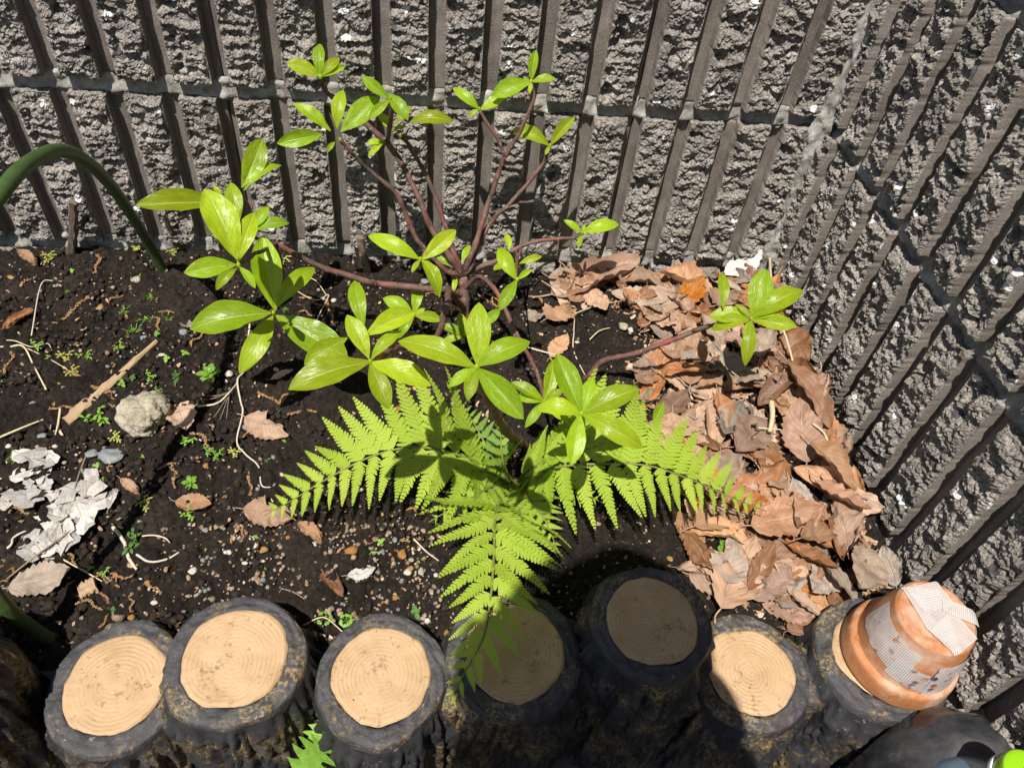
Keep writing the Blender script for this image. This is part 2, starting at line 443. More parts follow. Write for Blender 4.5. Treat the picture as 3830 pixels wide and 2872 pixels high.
def make_soil():
    step = .00142
    nx, ny = int(1.02 / step), int(.475 / step)
    xs = np.linspace(-1.02, -.0005, nx); ys = np.linspace(-.468, .003, ny)
    X, Y = np.meshgrid(xs, ys)
    z = terrain(X, Y)
    big = np.clip(fbm(X * 22, Y * 22, 2, 50), 0, 1)
    z += fbm(X * 30, Y * 30, 3, 60) * .0028
    z += crumbs(X * 75, Y * 75, 61) * .0080 * (.4 + big) + crumbs(X * 150 + .3, Y * 150, 62) * .0055 + crumbs(X * 300, Y * 300, 63) * .0032 + np.random.RandomState(5).uniform(-1, 1, X.shape) * .0008
    z -= .0065
    P = np.stack([X.ravel(), Y.ravel(), z.ravel()], 1)
    o = link('soil_bed', mesh_np('soil_bed', P, grid_faces(nx, ny), M_SOIL, smooth=False)); tag(o, kind='structure')
    # outlying part of the bed, left of the frame
    n = 60; X, Y = np.meshgrid(np.linspace(-1.75, -1.015, n), np.linspace(-.468, .003, n))
    P = np.stack([X.ravel(), Y.ravel(), (terrain(X, Y) + fbm(X * 40, Y * 40, 3, 60) * .003).ravel()], 1)
    tag(link('soil_bed', mesh_np('soil_bed', P, grid_faces(n, n), M_SOIL)), kind='structure')
make_soil()

# ================================================================== imitation-log edging
def m_bark():
    N = NT('charcoal_glazed_bark'); c = N.co_rnd()
    n1 = N.noise(c, 45, 6, .65); n2 = N.noise(c, 300, 5, .7); big = N.noise(c, 17, 4, .6)
    col = N.ramp(n1.outputs[0], [(.3, (.016, .016, .018)), (.55, (.034, .033, .036)), (.8, (.062, .059, .060))])
    sep = N.n('SeparateXYZ'); N.t.links.new(N.n('NewGeometry').outputs['Normal'], sep.inputs[0])
    lich = N.math('MULTIPLY', N.ramp(big.outputs[0], [(.50, 0.0), (.60, 1.0)]), N.ramp(n2.outputs[0], [(.44, 0.0), (.58, 1.0)]))
    lcol = N.ramp(n1.outputs[0], [(.35, (.20, .125, .035)), (.6, (.34, .24, .10)), (.8, (.42, .36, .26))])
    col = N.mix(col, lcol, N.math('MULTIPLY', lich, .75))
    sp = N.ramp(N.noise(c, 150, 3, .6).outputs[0], [(.66, 0.0), (.70, 1.0)])
    col = N.mix(col, (.22, .185, .14), N.math('MULTIPLY', sp, .6))
    h = N.math('ADD', n1.outputs[0], N.math('MULTIPLY', n2.outputs[0], .35))
    return N.fin(col, .62, N.bump(h, .7, .0022), .35)
def m_rim():
    N = NT('charcoal_glazed_rim'); c = N.co_rnd()
    n1 = N.noise(c, 60, 5, .6); n2 = N.noise(c, 340, 5, .7); big = N.noise(c, 24, 4, .65)
    col = N.ramp(n1.outputs[0], [(.3, (.030, .029, .032)), (.6, (.062, .058, .061)), (.8, (.10, .094, .094))])
    lich = N.math('MULTIPLY', N.ramp(big.outputs[0], [(.50, 0.0), (.62, 1.0)]), N.ramp(n2.outputs[0], [(.47, 0.0), (.57, 1.0)]))
    col = N.mix(col, N.ramp(n1.outputs[0], [(.35, (.24, .15, .04)), (.7, (.36, .28, .15))]), N.math('MULTIPLY', lich, .8))
    sp = N.ramp(N.noise(c, 190, 2, .5).outputs[0], [(.70, 0.0), (.73, 1.0)])
    col = N.mix(col, (.25, .22, .18), N.math('MULTIPLY', sp, .7))
    return N.fin(col, .6, N.bump(N.math('ADD', n1.outputs[0], N.math('MULTIPLY', n2.outputs[0], .3)), 1.0, .0026), .4)
def m_cut(seed):
    N = NT('tan_cut_face'); co = N.co(); c = N.co_rnd()
    wob = N.noise(c, 26, 3, .5)
    sx = N.n('VectorMath', {0: wob.outputs['Color']}, operation='SCALE'); sx.inputs['Scale'].default_value = .0045
    ad = N.n('VectorMath', {0: co}, operation='ADD'); N.t.links.new(sx.outputs[0], ad.inputs[1])
    flat = N.n('VectorMath', {0: ad.outputs[0], 1: (1.0, 1.0, 0.0)}, operation='MULTIPLY')
    ln = N.n('VectorMath', {0: flat.outputs[0]}, operation='LENGTH')
    r = N.math('MULTIPLY', ln.outputs['Value'], 2100.0)
    rings = N.math('SINE', r); rings01 = N.math('ADD', N.math('MULTIPLY', rings, .5), .5)
    br = N.noise(c, 42, 4, .65); fine = N.noise(c, 420, 4, .6)
    base = N.ramp(br.outputs[0], [(.3, (.385, .25, .132)), (.55, (.45, .302, .17)), (.8, (.48, .338, .20))])
    stain = N.math('MULTIPLY', N.ramp(rings01, [(.72, 0.0), (.98, 1.0)]), N.ramp(N.noise(c, 34, 5, .65).outputs[0], [(.42, 0.0), (.60, 1.0)]))
    col = N.mix(base, (.24, .135, .06), N.math('MULTIPLY', stain, .38))
    sp = N.ramp(N.noise(c, 190, 3, .6).outputs[0], [(.62, 0.0), (.67, 1.0)])
    col = N.mix(col, (.20, .125, .06), N.math('MULTIPLY', sp, .6))
    dirt = N.math('MULTIPLY', N.ramp(N.noise(c, 32, 5, .7).outputs[0], [(.56, 0.0), (.64, 1.0)]), N.ramp(fine.outputs[0], [(.45, 0.0), (.6, 1.0)]))
    col = N.mix(col, (.17, .12, .065), N.math('MULTIPLY', dirt, .8))
    v = N.vor(c, 95); pit = N.ramp(v.outputs['Distance'], [(.05, 1.0), (.08, 0.0)])
    vs = N.n('SeparateColor'); N.t.links.new(v.outputs['Color'], vs.inputs[0])
    pit = N.math('MULTIPLY', pit, N.math('GREATER_THAN', vs.outputs[0], .62))
    col = N.mix(col, (.04, .028, .02), pit)
    h = N.math('SUBTRACT', N.math('ADD', N.math('MULTIPLY', rings, .07), fine.outputs[0]), N.math('MULTIPLY', pit, 2.0))
    return N.fin(col, .62, N.bump(h, .35, .0010), .3)
M_BARK, M_RIM, M_CUT = m_bark(), m_rim(), m_cut(0)
def log_post(vx, vy, ztop, R, seed, label, rin=.725, off=(0, 0), web=None, bottom=GROUND_Z + .005):
    c = atz(vx, vy, ztop) if vx is not None else np.array([off[0], off[1], ztop])
    root = thing('log_post', (c[0], c[1], bottom), label, 'log edging', 'imitation log posts edging the bed')
    top = ztop - bottom
    th = np.linspace(0, 2 * math.pi, 200, endpoint=False); ct, st = np.cos(th), np.sin(th)
    lob = 1 + .055 * vnoise(ct * 1.1 + seed, st * 1.1, seed) + .022 * vnoise(ct * 3 + seed, st * 3, seed + 2)
    # rim: profile from the cut face out and over the shoulder
    prof = [(rin, -.0022), (rin + .012, -.0006), (rin + .04, .0002), (rin + .075, -.0004), (rin + .11, .0001), (rin + .15, -.0002), (rin + .19, -.0001), (.94, -.0004), (.965, -.0011), (.983, -.0024), (.994, -.0046), (1.0, -.008)]
    V = []
    inl = 1 + .050 * vnoise(ct * 1.6 + seed * 3, st * 1.6, seed + 7) + .016 * vnoise(ct * 5, st * 5, seed + 8)
    for i, (r, dz) in enumerate(prof):
        f = i / (len(prof) - 1)
        rr = R * r * (lob * f + inl * (1 - f))
        ridge = .0009 * math.sin(i * 2.4) * (.25 < f < .75)
        dzn = dz + ridge + .0013 * fbm(ct * 7 + seed, st * 7 + i * .8, 4, seed + 3) + (-.002 * f * np.clip(vnoise(ct * 2.5, st * 2.5 + seed, seed + 5), 0, 1))
        V.append(np.stack([ct * rr, st * rr, top + dzn], 1))
    link('rim', mesh_np('rim', np.vstack(V), grid_faces(200, len(prof), True)[:, ::-1], M_RIM), root)
    # bark side
    nz = 84; zs = top - .0078 - np.linspace(0, 1, nz) ** 1.15 * (top - .0078)
    A, Zg = np.meshgrid(th, zs); s = np.sin(A); c_ = np.cos(A)
    zz = (top - Zg)
    amp = np.clip((zz - .008) / .020, 0, 1)
    fl = np.abs(fbm(c_ * 3.2 + seed + zz * 5, s * 3.2 - zz * 3, 3, seed + 11))
    fl2 = np.abs(fbm(c_ * 7 + seed * 2, s * 7 + zz * 22, 4, seed + 12))
    lobs = 1 + .055 * vnoise(c_ * 1.1 + seed, s * 1.1, seed) + .022 * vnoise(c_ * 3 + seed, s * 3, seed + 2)
    rr = R * lobs + amp * (.0085 - .014 * (.55 - np.clip(fl, 0, .55)) - .0090 * (.5 - np.clip(fl2, 0, .5))) + amp * fbm(c_ * 14 + seed, s * 14 + zz * 90, 3, seed + 14) * .0012
    P = np.stack([(rr * c_).ravel(), (rr * s).ravel(), Zg.ravel()], 1)
    link('bark', mesh_np('bark', P, grid_faces(200, nz, True)[:, ::-1], M_BARK), root)
    # cut face
    nr = 34; Rg = np.linspace(0, 1, nr)[:, None]
    rr = Rg * R * (rin + .012) * inl[None, :] + 0 * Rg
    wv = .00016 * np.sin(rr * 2100 + 2 * vnoise(ct[None, :] * rr * 60, st[None, :] * rr * 60, seed)) + .0006 * fbm(ct * rr * 50 + seed, st * rr * 50, 3, seed + 20)
    edge = -.0016 * np.clip((Rg - .94) / .06, 0, 1) ** 2
    zt = top + .0014 + wv + edge
    P = np.stack([(ct * rr).ravel(), (st * rr).ravel(), (zt + 0 * rr).ravel()], 1)
    f = link('cut_face', mesh_np('cut_face', P - np.array([.004 * math.sin(seed * 2.1), .004 * math.cos(seed * 1.7), top]), grid_faces(200, nr, True)[:, ::-1], M_CUT), root)
    f.location = (.004 * math.sin(seed * 2.1), .004 * math.cos(seed * 1.7), top)
    # cast web that joins this post to its right-hand neighbour
    if web is not None:
        wx, wy, wz, wr = web; k, n = 40, 40
        a = np.linspace(0, 2 * math.pi, k, endpoint=False); zs = np.linspace(wz, bottom, n); V = []
        for i, z in enumerate(zs):
            d = (wz - z); cap = min(1.0, .25 + math.sqrt(max(d, 0) / .012))
            r = wr * cap * (1 + .22 * fbm(np.cos(a) * 2 + seed, np.sin(a) * 2 + z * 40, 3, seed + 30))
            V.append(np.stack([np.cos(a) * r + wx - c[0], np.sin(a) * r * 1.15 + wy - c[1], np.full(k, z - bottom)], 1))
        V = np.vstack(V); F = grid_faces(k, n, True)[:, ::-1].tolist(); V = np.vstack([V, [wx - c[0], wy - c[1], wz - bottom + .001]])
        F += [[len(V) - 1, (j + 1) % k, j][::-1] for j in range(k)]
        link('joint_web', mesh_np('joint_web', V, F, M_BARK), root)
    return root, c
LOGS = [(252, 1475, -.004, .047, 1, 'low dark imitation log, its tan cut face stained along one side, near the hose'),
        (507, 1420, .022, .0485, 2, 'tall dark imitation log with a clean tan cut face and one knot mark'),
        (823, 1458, .004, .0475, 3, 'sunlit imitation log with grey stains and pits in its tan cut face'),
        (1113, 1408, .010, .0500, 4, 'shaded imitation log with a fern frond lying across its cut face'),
        (1409, 1340, .045, .0455, 5, 'tallest imitation log, wholly in shadow, with a dull brown cut face'),
        (1622, 1447, -.004, .0450, 6, 'imitation log with half its pale cut face lit, below the tallest log'),
        (1905, 1415, .006, .0500, 7, 'imitation log against the block wall, carrying the upturned clay pot')]
LC = [atz(x, y, z) for x, y, z, *_ in LOGS]
for i, (x, y, z, R, sd, lab) in enumerate(LOGS):
    web = None
    if i + 1 < len(LOGS):
        q = (LC[i] + LC[i + 1]) / 2
        web = (q[0], q[1], min(z, LOGS[i + 1][2]) - (.006 if i != 1 else .045), .024 if i != 1 else .012)
    log_post(x, y, z, R, sd, lab, web=web)
log_post(None, None, .062, .048, 9, 'dark brown imitation log bark edge beyond the low end of the row, behind the hose', off=(-.722, -.500))

# ================================================================== clay pot, upside down
def lathe(prof, k=96, wob=0.0, seed=0):
    a = np.linspace(0, 2 * math.pi, k, endpoint=False); V = []
    for i, (r, z) in enumerate(prof):
        rr = r * (1 + wob * vnoise(np.cos(a) * 1.5 + i * .2, np.sin(a) * 1.5 + seed, seed))
        V.append(np.stack([np.cos(a) * rr, np.sin(a) * rr, np.full(k, z)], 1))
    return np.vstack(V), grid_faces(k, len(prof), True)
def smooth_prof(pts, n): return [tuple(p) for p in catmull(np.array(pts), n)]
def m_terracotta():
    N = NT('terracotta'); c = N.co(); n1 = N.noise(c, 55, 6, .7); n2 = N.noise(N.co(scale=(1, 1, .6)), 260, 5, .75); n3 = N.noise(c, 18, 4, .6)
    col = N.ramp(n1.outputs[0], [(.3, (.32, .115, .045)), (.55, (.42, .175, .07)), (.8, (.48, .235, .11))])
    grime = N.math('MULTIPLY', N.ramp(n3.outputs[0], [(.42, 0.0), (.62, 1.0)]), N.ramp(n2.outputs[0], [(.42, 0.0), (.6, 1.0)]))
    col = N.mix(col, (.13, .075, .03), N.math('MULTIPLY', grime, .75))
    lime = N.math('MULTIPLY', N.ramp(N.noise(c, 34, 4, .6).outputs[0], [(.46, 0.0), (.60, 1.0)]), .6)
    col = N.mix(col, (.58, .40, .30), lime)
    return N.fin(col, .75, N.bump(N.math('ADD', n1.outputs[0], n2.outputs[0]), .25, .0007), .3)
def m_tape():
    N = NT('white_mesh_tape'); uv = N.n('TexCoord').outputs['UV']
    s = N.n('SeparateXYZ'); N.t.links.new(uv, s.inputs[0])
    c = N.co()
    jit = N.math('MULTIPLY', N.noise(c, 130, 2).outputs[0], .7)
    lu = N.math('ABSOLUTE', N.math('SINE', N.math('ADD', N.math('MULTIPLY', s.outputs[0], math.pi), jit)))
    lv = N.math('ABSOLUTE', N.math('SINE', N.math('MULTIPLY', s.outputs[1], math.pi * .62)))
    a = N.math('MAXIMUM', N.ramp(lu, [(.35, 0.0), (.6, 1.0)]), N.math('MULTIPLY', N.ramp(lv, [(.75, 0.0), (.95, 1.0)]), .7))
    film = N.math('MAXIMUM', N.math('MULTIPLY', a, .72), .34)
    # faded coloured print under the weave
    pr = N.vor(c, 150); pc = N.n('SeparateColor'); N.t.links.new(pr.outputs['Color'], pc.inputs[0])
    zone = N.ramp(N.noise(c, 45, 3).outputs[0], [(.50, 0.0), (.58, 1.0)])
    dots = N.math('MULTIPLY', N.math('MULTIPLY', N.math('LESS_THAN', pr.outputs['Distance'], .38), zone), s.outputs[2])
    ink = N.ramp(pc.outputs[0], [(0.0, (.03, .045, .12)), (.45, (.08, .08, .11)), (.55, (.42, .10, .07)), (1.0, (.5, .16, .10))], 'CONSTANT')
    geo = N.n('ObjectInfo').outputs['Color']
    side = N.n('SeparateColor'); N.t.links.new(geo, side.inputs[0])
    col = N.mix((.60, .565, .55), ink, N.math('MULTIPLY', N.math('MULTIPLY', N.math('LESS_THAN', pr.outputs['Distance'], .42), zone), side.outputs[0]))
    N.fin(col, .55, None, .4); N.set(N.b, 'Alpha', film)
    return N.m
M_TERRA, M_TAPE = m_terracotta(), m_tape()
POT_C = LC[6] + np.array([.009, -.001, 0.0026])
def make_pot():
    H, Rr, Rb = .067, .0420, .0275
    root = thing('clay_pot', POT_C, 'upturned terracotta pot patched with white mesh tape, standing on the log by the wall', 'plant pot')
    collar = smooth_prof([(Rr - .0035, .001), (Rr - .001, .0), (Rr, .0015), (Rr - .0002, .006), (Rr - .0012, .0145), (Rr - .0026, .0172), (Rr - .0052, .0184)], 26)
    V, F = lathe(collar, 110, .006, 3); link('rim', mesh_np('rim', V, F, M_TERRA), root)
    inner = smooth_prof([(Rr - .0035, .001), (Rr - .005, .006), (.022, H - .006), (.004, H - .005)], 12)
    V, F = lathe(inner, 60); link('inside', mesh_np('inside', V, F[:, ::-1], M_TERRA), root)
    zc = .0178
    body = smooth_prof([(Rr - .0052, zc), (Rr - .0066, zc + .003), ((Rr + Rb) / 2 - .002, (zc + H) / 2), (Rb + .0012, H - .006), (Rb + .0004, H - .0028), (Rb - .0016, H - .0006)], 30)
    V, F = lathe(body, 110, .006, 5); link('body', mesh_np('body', V, F, M_TERRA), root)
    k, nr = 110, 16; a = np.linspace(0, 2 * math.pi, k, endpoint=False); V = []
    for i in range(nr):
        r = (Rb - .0016) * (1 - i / (nr - 1) * .82)
        z = H - .0006 + .0005 * math.sin(i * .9) + .0005 * fbm(np.cos(a) * r * 90, np.sin(a) * r * 90, 3, 3)
        V.append(np.stack([np.cos(a) * r, np.sin(a) * r, z + 0 * a], 1))
    link('base', mesh_np('base', np.vstack(V), grid_faces(k, nr, True), M_TERRA), root)
    V, F = lathe([(.0046, H - .0005), (.0046, H - .006)], 40); link('drain_hole', mesh_np('drain_hole', V, F[:, ::-1], M_TERRA), root)
    def rad(z): 
        zs = [p[1] for p in body]; rs = [p[0] for p in body]; return np.interp(z, zs, rs)
    def band(a0, a1, z0, z1, slope, lift, pr):
        n, m = 60, 10; A, T = np.meshgrid(np.radians(np.linspace(a0, a1, n)), np.linspace(0, 1, m))
        Z = z0 + (z1 - z0) * T + slope * (A - A.mean()); Z = np.clip(Z, zc + .001, H - .0008)
        r = rad(Z) + lift + .00025 * fbm(A * 9, Z * 300, 2, int(a0) % 50 + 3)
        P = np.stack([(np.cos(A) * r).ravel(), (np.sin(A) * r).ravel(), Z.ravel()], 1)
        uv = np.stack([(A * .033 / .00145).ravel(), (Z / .00145).ravel()], 1)
        o = link('tape_strip', mesh_np('tape_strip', P, grid_faces(n, m), M_TAPE, uv), root); o.color = (pr, 0, 0, 1)
    band(150, 236, .030, .058, -.002, .0007, 1.0)
    band(216, 272, .0225, .043, -.005, .0011, 1.0)
    band(262, 395, .0205, .0565, .0035, .0015, 1.0)
    def patch(pts, z, pr, rot):
        n = 12; pts = np.array(pts); T = np.linspace(0, 1, n)
        a, b, c, d = pts; U, Vv = np.meshgrid(T, T)
        Q = (1 - U)[..., None] * (1 - Vv)[..., None] * a + U[..., None] * (1 - Vv)[..., None] * b + U[..., None] * Vv[..., None] * c + (1 - U)[..., None] * Vv[..., None] * d
        r = np.hypot(Q[..., 0], Q[..., 1]); fold = np.clip(r - (Rb - .0010), 0, None)
        zz = H + z - fold * .9 + .0003 * fbm(Q[..., 0] * 160, Q[..., 1] * 160, 2, 9)
        k = np.where(r > Rb, (Rb + fold * .35) / np.maximum(r, 1e-6), 1.0)
        P = np.stack([(Q[..., 0] * k).ravel(), (Q[..., 1] * k).ravel(), zz.ravel()], 1)
        cr, sr = math.cos(rot), math.sin(rot); uv = np.stack([(Q[..., 0] * cr + Q[..., 1] * sr).ravel(), (-Q[..., 0] * sr + Q[..., 1] * cr).ravel()], 1) / .00145
        o = link('tape_strip', mesh_np('tape_strip', P, grid_faces(n, n), M_TAPE, uv), root); o.color = (pr, 0, 0, 1)
    patch([(-.018, .022), (-.013, -.010), (.004, -.0285), (.010, .018)], .0009, .1, .5)
    patch([(-.012, -.012), (.000, -.030), (.021, -.018), (.012, .004)], .0013, .1, .35)
    patch([(-.016, .020), (.010, .0255), (.016, .006), (-.010, .002)], .0016, .1, 1.4)
    patch([(.008, .012), (.028, .002), (.026, -.010), (.004, .002)], .0021, .0, -.4)
    # flake of peeled clay on the collar
    V = np.array([[-.0385, .006, .0185], [-.0350, .009, .0190], [-.0355, .0035, .0200]]); 
    link('clay_flake', mesh_np('clay_flake', np.vstack([V, V + [0, 0, -.0006]]), [[0, 1, 2], [5, 4, 3], [0, 3, 4, 1], [1, 4, 5, 2], [2, 5, 3, 0]], M_TERRA, smooth=False), root)
make_pot()

# ================================================================== hose, plastic cover, bottle
N_ = NT('green_hose'); c_ = N_.co(); n_ = N_.noise(c_, 120, 5, .7)
M_HOSE = N_.fin(N_.ramp(n_.outputs[0], [(.3, (.034, .064, .016)), (.6, (.050, .092, .024)), (.85, (.085, .13, .042))]), .42, N_.bump(n_.outputs[0], .15, .0006), .45)
def make_hose():
    P = [onsoil(356, 592, -.006), aty(318, 520, -.045), aty(250, 415, -.10), aty(190, 352, -.15), aty(130, 326, -.195), aty(70, 348, -.24),
         aty(15, 400, -.28), aty(-60, 520, -.325), aty(-120, 760, -.375), aty(-110, 1010, -.415), aty(-62, 1200, -.435), aty(8, 1305, -.445), atz(60, 1350, .000), onsoil(118, 1388, -.004)]
    C = catmull(P, 150)
    R = .0052 + .0006 * (np.linspace(0, 1, 150) > .9)
    r = np.full(150, .0051); r += .00016 * np.sin(np.arange(150) * 1.9) * (np.arange(150) > 118)
    V, F = tube_np(C, r, 16)
    o = link('garden_hose', mesh_np('garden_hose', V, F, M_HOSE)); tag(o, 'dark green garden hose arching over the soil from wall to log edging', 'hose')
make_hose()
def make_cover():
    N = NT('smoked_plastic'); c = N.co(); n1 = N.noise(c, 24, 4, .6, 1.2); drops = N.vor(c, 260)
    d = N.ramp(drops.outputs['Distance'], [(.0, 1.0), (.3, 0.0)])
    zone = N.ramp(N.noise(c, 30, 2).outputs[0], [(.48, 0.0), (.56, 1.0)])
    h = N.math('ADD', n1.outputs[0], N.math('MULTIPLY', N.math('MULTIPLY', d, zone), .5))
    M = N.fin(N.ramp(n1.outputs[0], [(.3, (.012, .014, .019)), (.5, (.032, .034, .040)), (.7, (.085, .078, .078))]), .16, N.bump(h, .35, .0018), .5)
    c0 = atz(2058, 1745, -.02); k, n = 90, 40; V = []
    a = np.linspace(0, 2 * math.pi, k, endpoint=False); base = GROUND_Z
    top = .052; Rx, Ry = .068, .060
    for i in range(n):
        t = i / (n - 1); ph = t * math.pi / 2 if t < .6 else None
        if t < .62:
            q = t / .62 * math.pi / 2; r = math.sin(q) ** .9; z = top - (top + .01) * (1 - math.cos(q))
        else:
            r = 1.0 + .05 * (t - .62); z = -.01 - (t - .62) / .38 * (abs(base) - .012)
        f = 1 + .05 * fbm(np.cos(a) * 1.6 + 4, np.sin(a) * 1.6 + t * 1.5, 3, 77) * min(1, t * 3)
        zz = z + .006 * fbm(np.cos(a) * r * 2.2, np.sin(a) * r * 2.2 + 3, 3, 78)
        V.append(np.stack([c0[0] + np.cos(a) * r * Rx * f, c0[1] + np.sin(a) * r * Ry * f, np.maximum(zz, base + .001)], 1))
    V = np.vstack(V); V[:, 0] = np.minimum(V[:, 0], -.0075)
    o = link('plastic_bag', mesh_np('plastic_bag', V, grid_faces(k, n, True), M))
    tag(o, 'glossy dark plastic bag with water drops, below the clay pot', 'plastic bag')
make_cover()
def make_bottle():
    Ng = NT('green_plastic_cap'); Ng.fin((.22, .46, .01), .3, None, .5)
    Nw = NT('white_plastic'); Nw.fin((.72, .74, .76), .35, None, .5)
    Nb = NT('clear_blue_plastic'); Nb.fin((.10, .22, .30), .25, None, .5)
    p = atz(2222, 1668, .10); root = thing('bottle', (p[0], p[1], GROUND_Z), 'bottle with a bright lime green cap and white collar, cut by the frame corner', 'bottle')
    h = .10 - GROUND_Z
    V, F = lathe(smooth_prof([(.0, h), (.008, h), (.0125, h - .0008), (.0138, h - .003), (.014, h - .012)], 20), 60)
    cap = link('cap', mesh_np('cap', V, F[:, ::-1], Ng.m), root)
    V, F = lathe(smooth_prof([(.0142, h - .0125), (.0152, h - .0125), (.0155, h - .016), (.014, h - .017)], 12), 60)
    link('collar', mesh_np('collar', V, F[:, ::-1], Nw.m), root)
    V, F = lathe(smooth_prof([(.013, h - .017), (.014, h - .03), (.026, h - .055), (.031, h - .08), (.031, h - .12), (.031, .004), (.028, .0005), (.0, .0005)], 40), 60)
    link('bottle_body', mesh_np('bottle_body', V, F[:, ::-1], Nb.m), root)
make_bottle()
N_ = NT('blue_cord'); M_BLUE = N_.fin((.02, .13, .24), .6)
V_, F_ = tube_np(catmull([atz(1795, 1668, -.09), atz(1815, 1657, -.085), atz(1842, 1653, -.085), atz(1862, 1662, -.09), atz(1880, 1690, -.10)], 24), .0022, 8)
tag(link('blue_cord', mesh_np('blue_cord', V_, F_, M_BLUE)), 'short length of blue cord on the ground by the dark plastic bag', 'cord')

# ================================================================== shrub
def m_leaf(name, a, b, tr, tf, rough=.31):
    N = NT(name); uv = N.n('TexCoord').outputs['UV']; s = N.n('SeparateXYZ'); N.t.links.new(uv, s.inputs[0])
    u = N.math('ABSOLUTE', N.math('SUBTRACT', s.outputs[0], .5)); c = N.co()
    n1 = N.noise(uv, 7, 4, .6, .6)
    mid = N.ramp(u, [(.0, 1.0), (.025, .75), (.05, 0.0)])
    sv = N.math('ABSOLUTE', N.math('SINE', N.math('ADD', N.math('MULTIPLY', N.math('SUBTRACT', s.outputs[1], N.math('MULTIPLY', u, .75)), 26.0), N.math('MULTIPLY', n1.outputs[0], 2.5))))
    vein = N.ramp(sv, [(.0, 1.0), (.16, 0.0)])
    col = N.mix(a, b, N.ramp(n1.outputs[0], [(.35, 0.0), (.65, 1.0)]))
    rnd = N.rnd(); hs = N.n('HueSaturation', {'Color': col, 'Saturation': 1.0}); N.set(hs, 'Value', N.math('ADD', N.math('MULTIPLY', rnd, .55), .68))
    N.set(hs, 'Hue', N.math('ADD', N.math('MULTIPLY', N.math('FRACT', N.math('MULTIPLY', rnd, 5.7)), .035), .482))
    col = N.mix(hs.outputs[0], (.50, .62, .16), N.math('ADD', N.math('MULTIPLY', mid, .55), N.math('MULTIPLY', vein, .10)))
    blem = N.ramp(N.noise(c, 9, 3, .6).outputs[0], [(.69, 0.0), (.72, 1.0)])
    col = N.mix(col, (.17, .12, .03), N.math('MULTIPLY', blem, .6))
    h = N.math('SUBTRACT', N.math('MULTIPLY', n1.outputs[0], .8), N.math('ADD', N.math('MULTIPLY', vein, .45), N.math('MULTIPLY', mid, .8)))
    nm = N.bump(h, .5, .0012)
    N.fin(col, rough, nm, .42)
    return N.translucent(tr, tf, nm)
M_LEAF = m_leaf('glossy_green_leaf', (.27, .41, .010), (.37, .50, .018), (.50, .68, .012), .42)
def m_stem():
    N = NT('shrub_stem'); c = N.co(); n1 = N.noise(c, 90, 5, .65); n2 = N.noise(c, 40, 3)
    col = N.ramp(n2.outputs[0], [(.35, (.11, .075, .060)), (.55, (.15, .075, .060)), (.68, (.18, .055, .045))])
    col = N.mix(col, N.ramp(n1.outputs[0], [(.35, .55), (.7, 1.5)]), .7, 'MULTIPLY')
    sp = N.ramp(N.noise(c, 260, 2).outputs[0], [(.66, 0.0), (.70, 1.0)])
    col = N.mix(col, (.36, .31, .26), N.math('MULTIPLY', sp, .7))
    return N.fin(col, .6, N.bump(n1.outputs[0], .6, .001), .3)
M_STEM = m_stem()
def leaf_mesh(name, seed, wid=.36, arch=.10, fold=.10, tipc=.06, n=18, m=10, mat=None, twist=0.0):
    """leaf along +x length 1, normal +z"""
    rs = np.random.RandomState(seed)
    t = np.linspace(0, 1, n); j = np.linspace(-1, 1, m + 1)
    w = wid * .5 * (np.sin(math.pi * np.clip(t, 0, 1) ** 1.18) ** .78) * (1 + .12 * t) + .006
    w[-1] = .004; w[0] = .014
    T, J = np.meshgrid(t, j, indexing='ij'); Wd = np.repeat(w[:, None], m + 1, 1)
    y = J * Wd + .03 * np.sin(T * 3 + seed) * (rs.rand() - .5) * 2
    z = arch * np.sin(T * math.pi * .95) - tipc * T ** 3 + fold * np.abs(J) ** 1.3 * Wd * 2.2
    z += .012 * np.sin(T * 21 + seed) * np.abs(J) ** 2 + .010 * fbm(T * 5 + seed, J * 2, 2, seed)
    z += twist * J * Wd * T
    P = np.stack([T.ravel(), y.ravel(), z.ravel()], 1)
    uv = np.stack([((J + 1) / 2).ravel(), T.ravel()], 1)
    return mesh_np(name, P, grid_faces(m + 1, n)[:, ::-1], mat, uv)
LEAVES = [leaf_mesh('leaf', s, wd, ar, fo, tc, mat=M_LEAF, twist=tw) for s, wd, ar, fo, tc, tw in
          [(1, .36, .10, .12, .06, .1), (2, .40, .07, .16, .10, -.2), (3, .33, .13, .08, .16, .3), (4, .42, .05, .10, .05, 0.0), (5, .37, .16, .14, .22, -.3), (6, .35, .08, .22, .02, .2)]]
def leaf_at(base, tip, parent, k, off, up=None, wscale=1.0):
    base, tip = np.asarray(base, float), np.asarray(tip, float)
    x = tip - base; L = np.linalg.norm(x); x = x / L
    tc = nrm(CAM - base); rs = np.random.RandomState(k * 7 + 3)
    z = (np.array([0, 0, 1.0]) * .55 + tc * .75 + rs.normal(size=3) * .16) if up is None else np.asarray(up, float)
    z = nrm(z - x * (x @ z)); y = np.cross(z, x)
    M = basis(base - off, x, y, z, (L, L * wscale, L))
    return link('leaf', LEAVES[k % len(LEAVES)], parent, M)
BASE = np.array([-.363, -.118, -.016])
shrub = thing('shrub', BASE, 'young shrub with bare reddish stems and whorls of glossy lime green leaves', 'shrub')
OFF = np.array(BASE)
FORK = aty(1000, 597, -.095)
CENT = {}
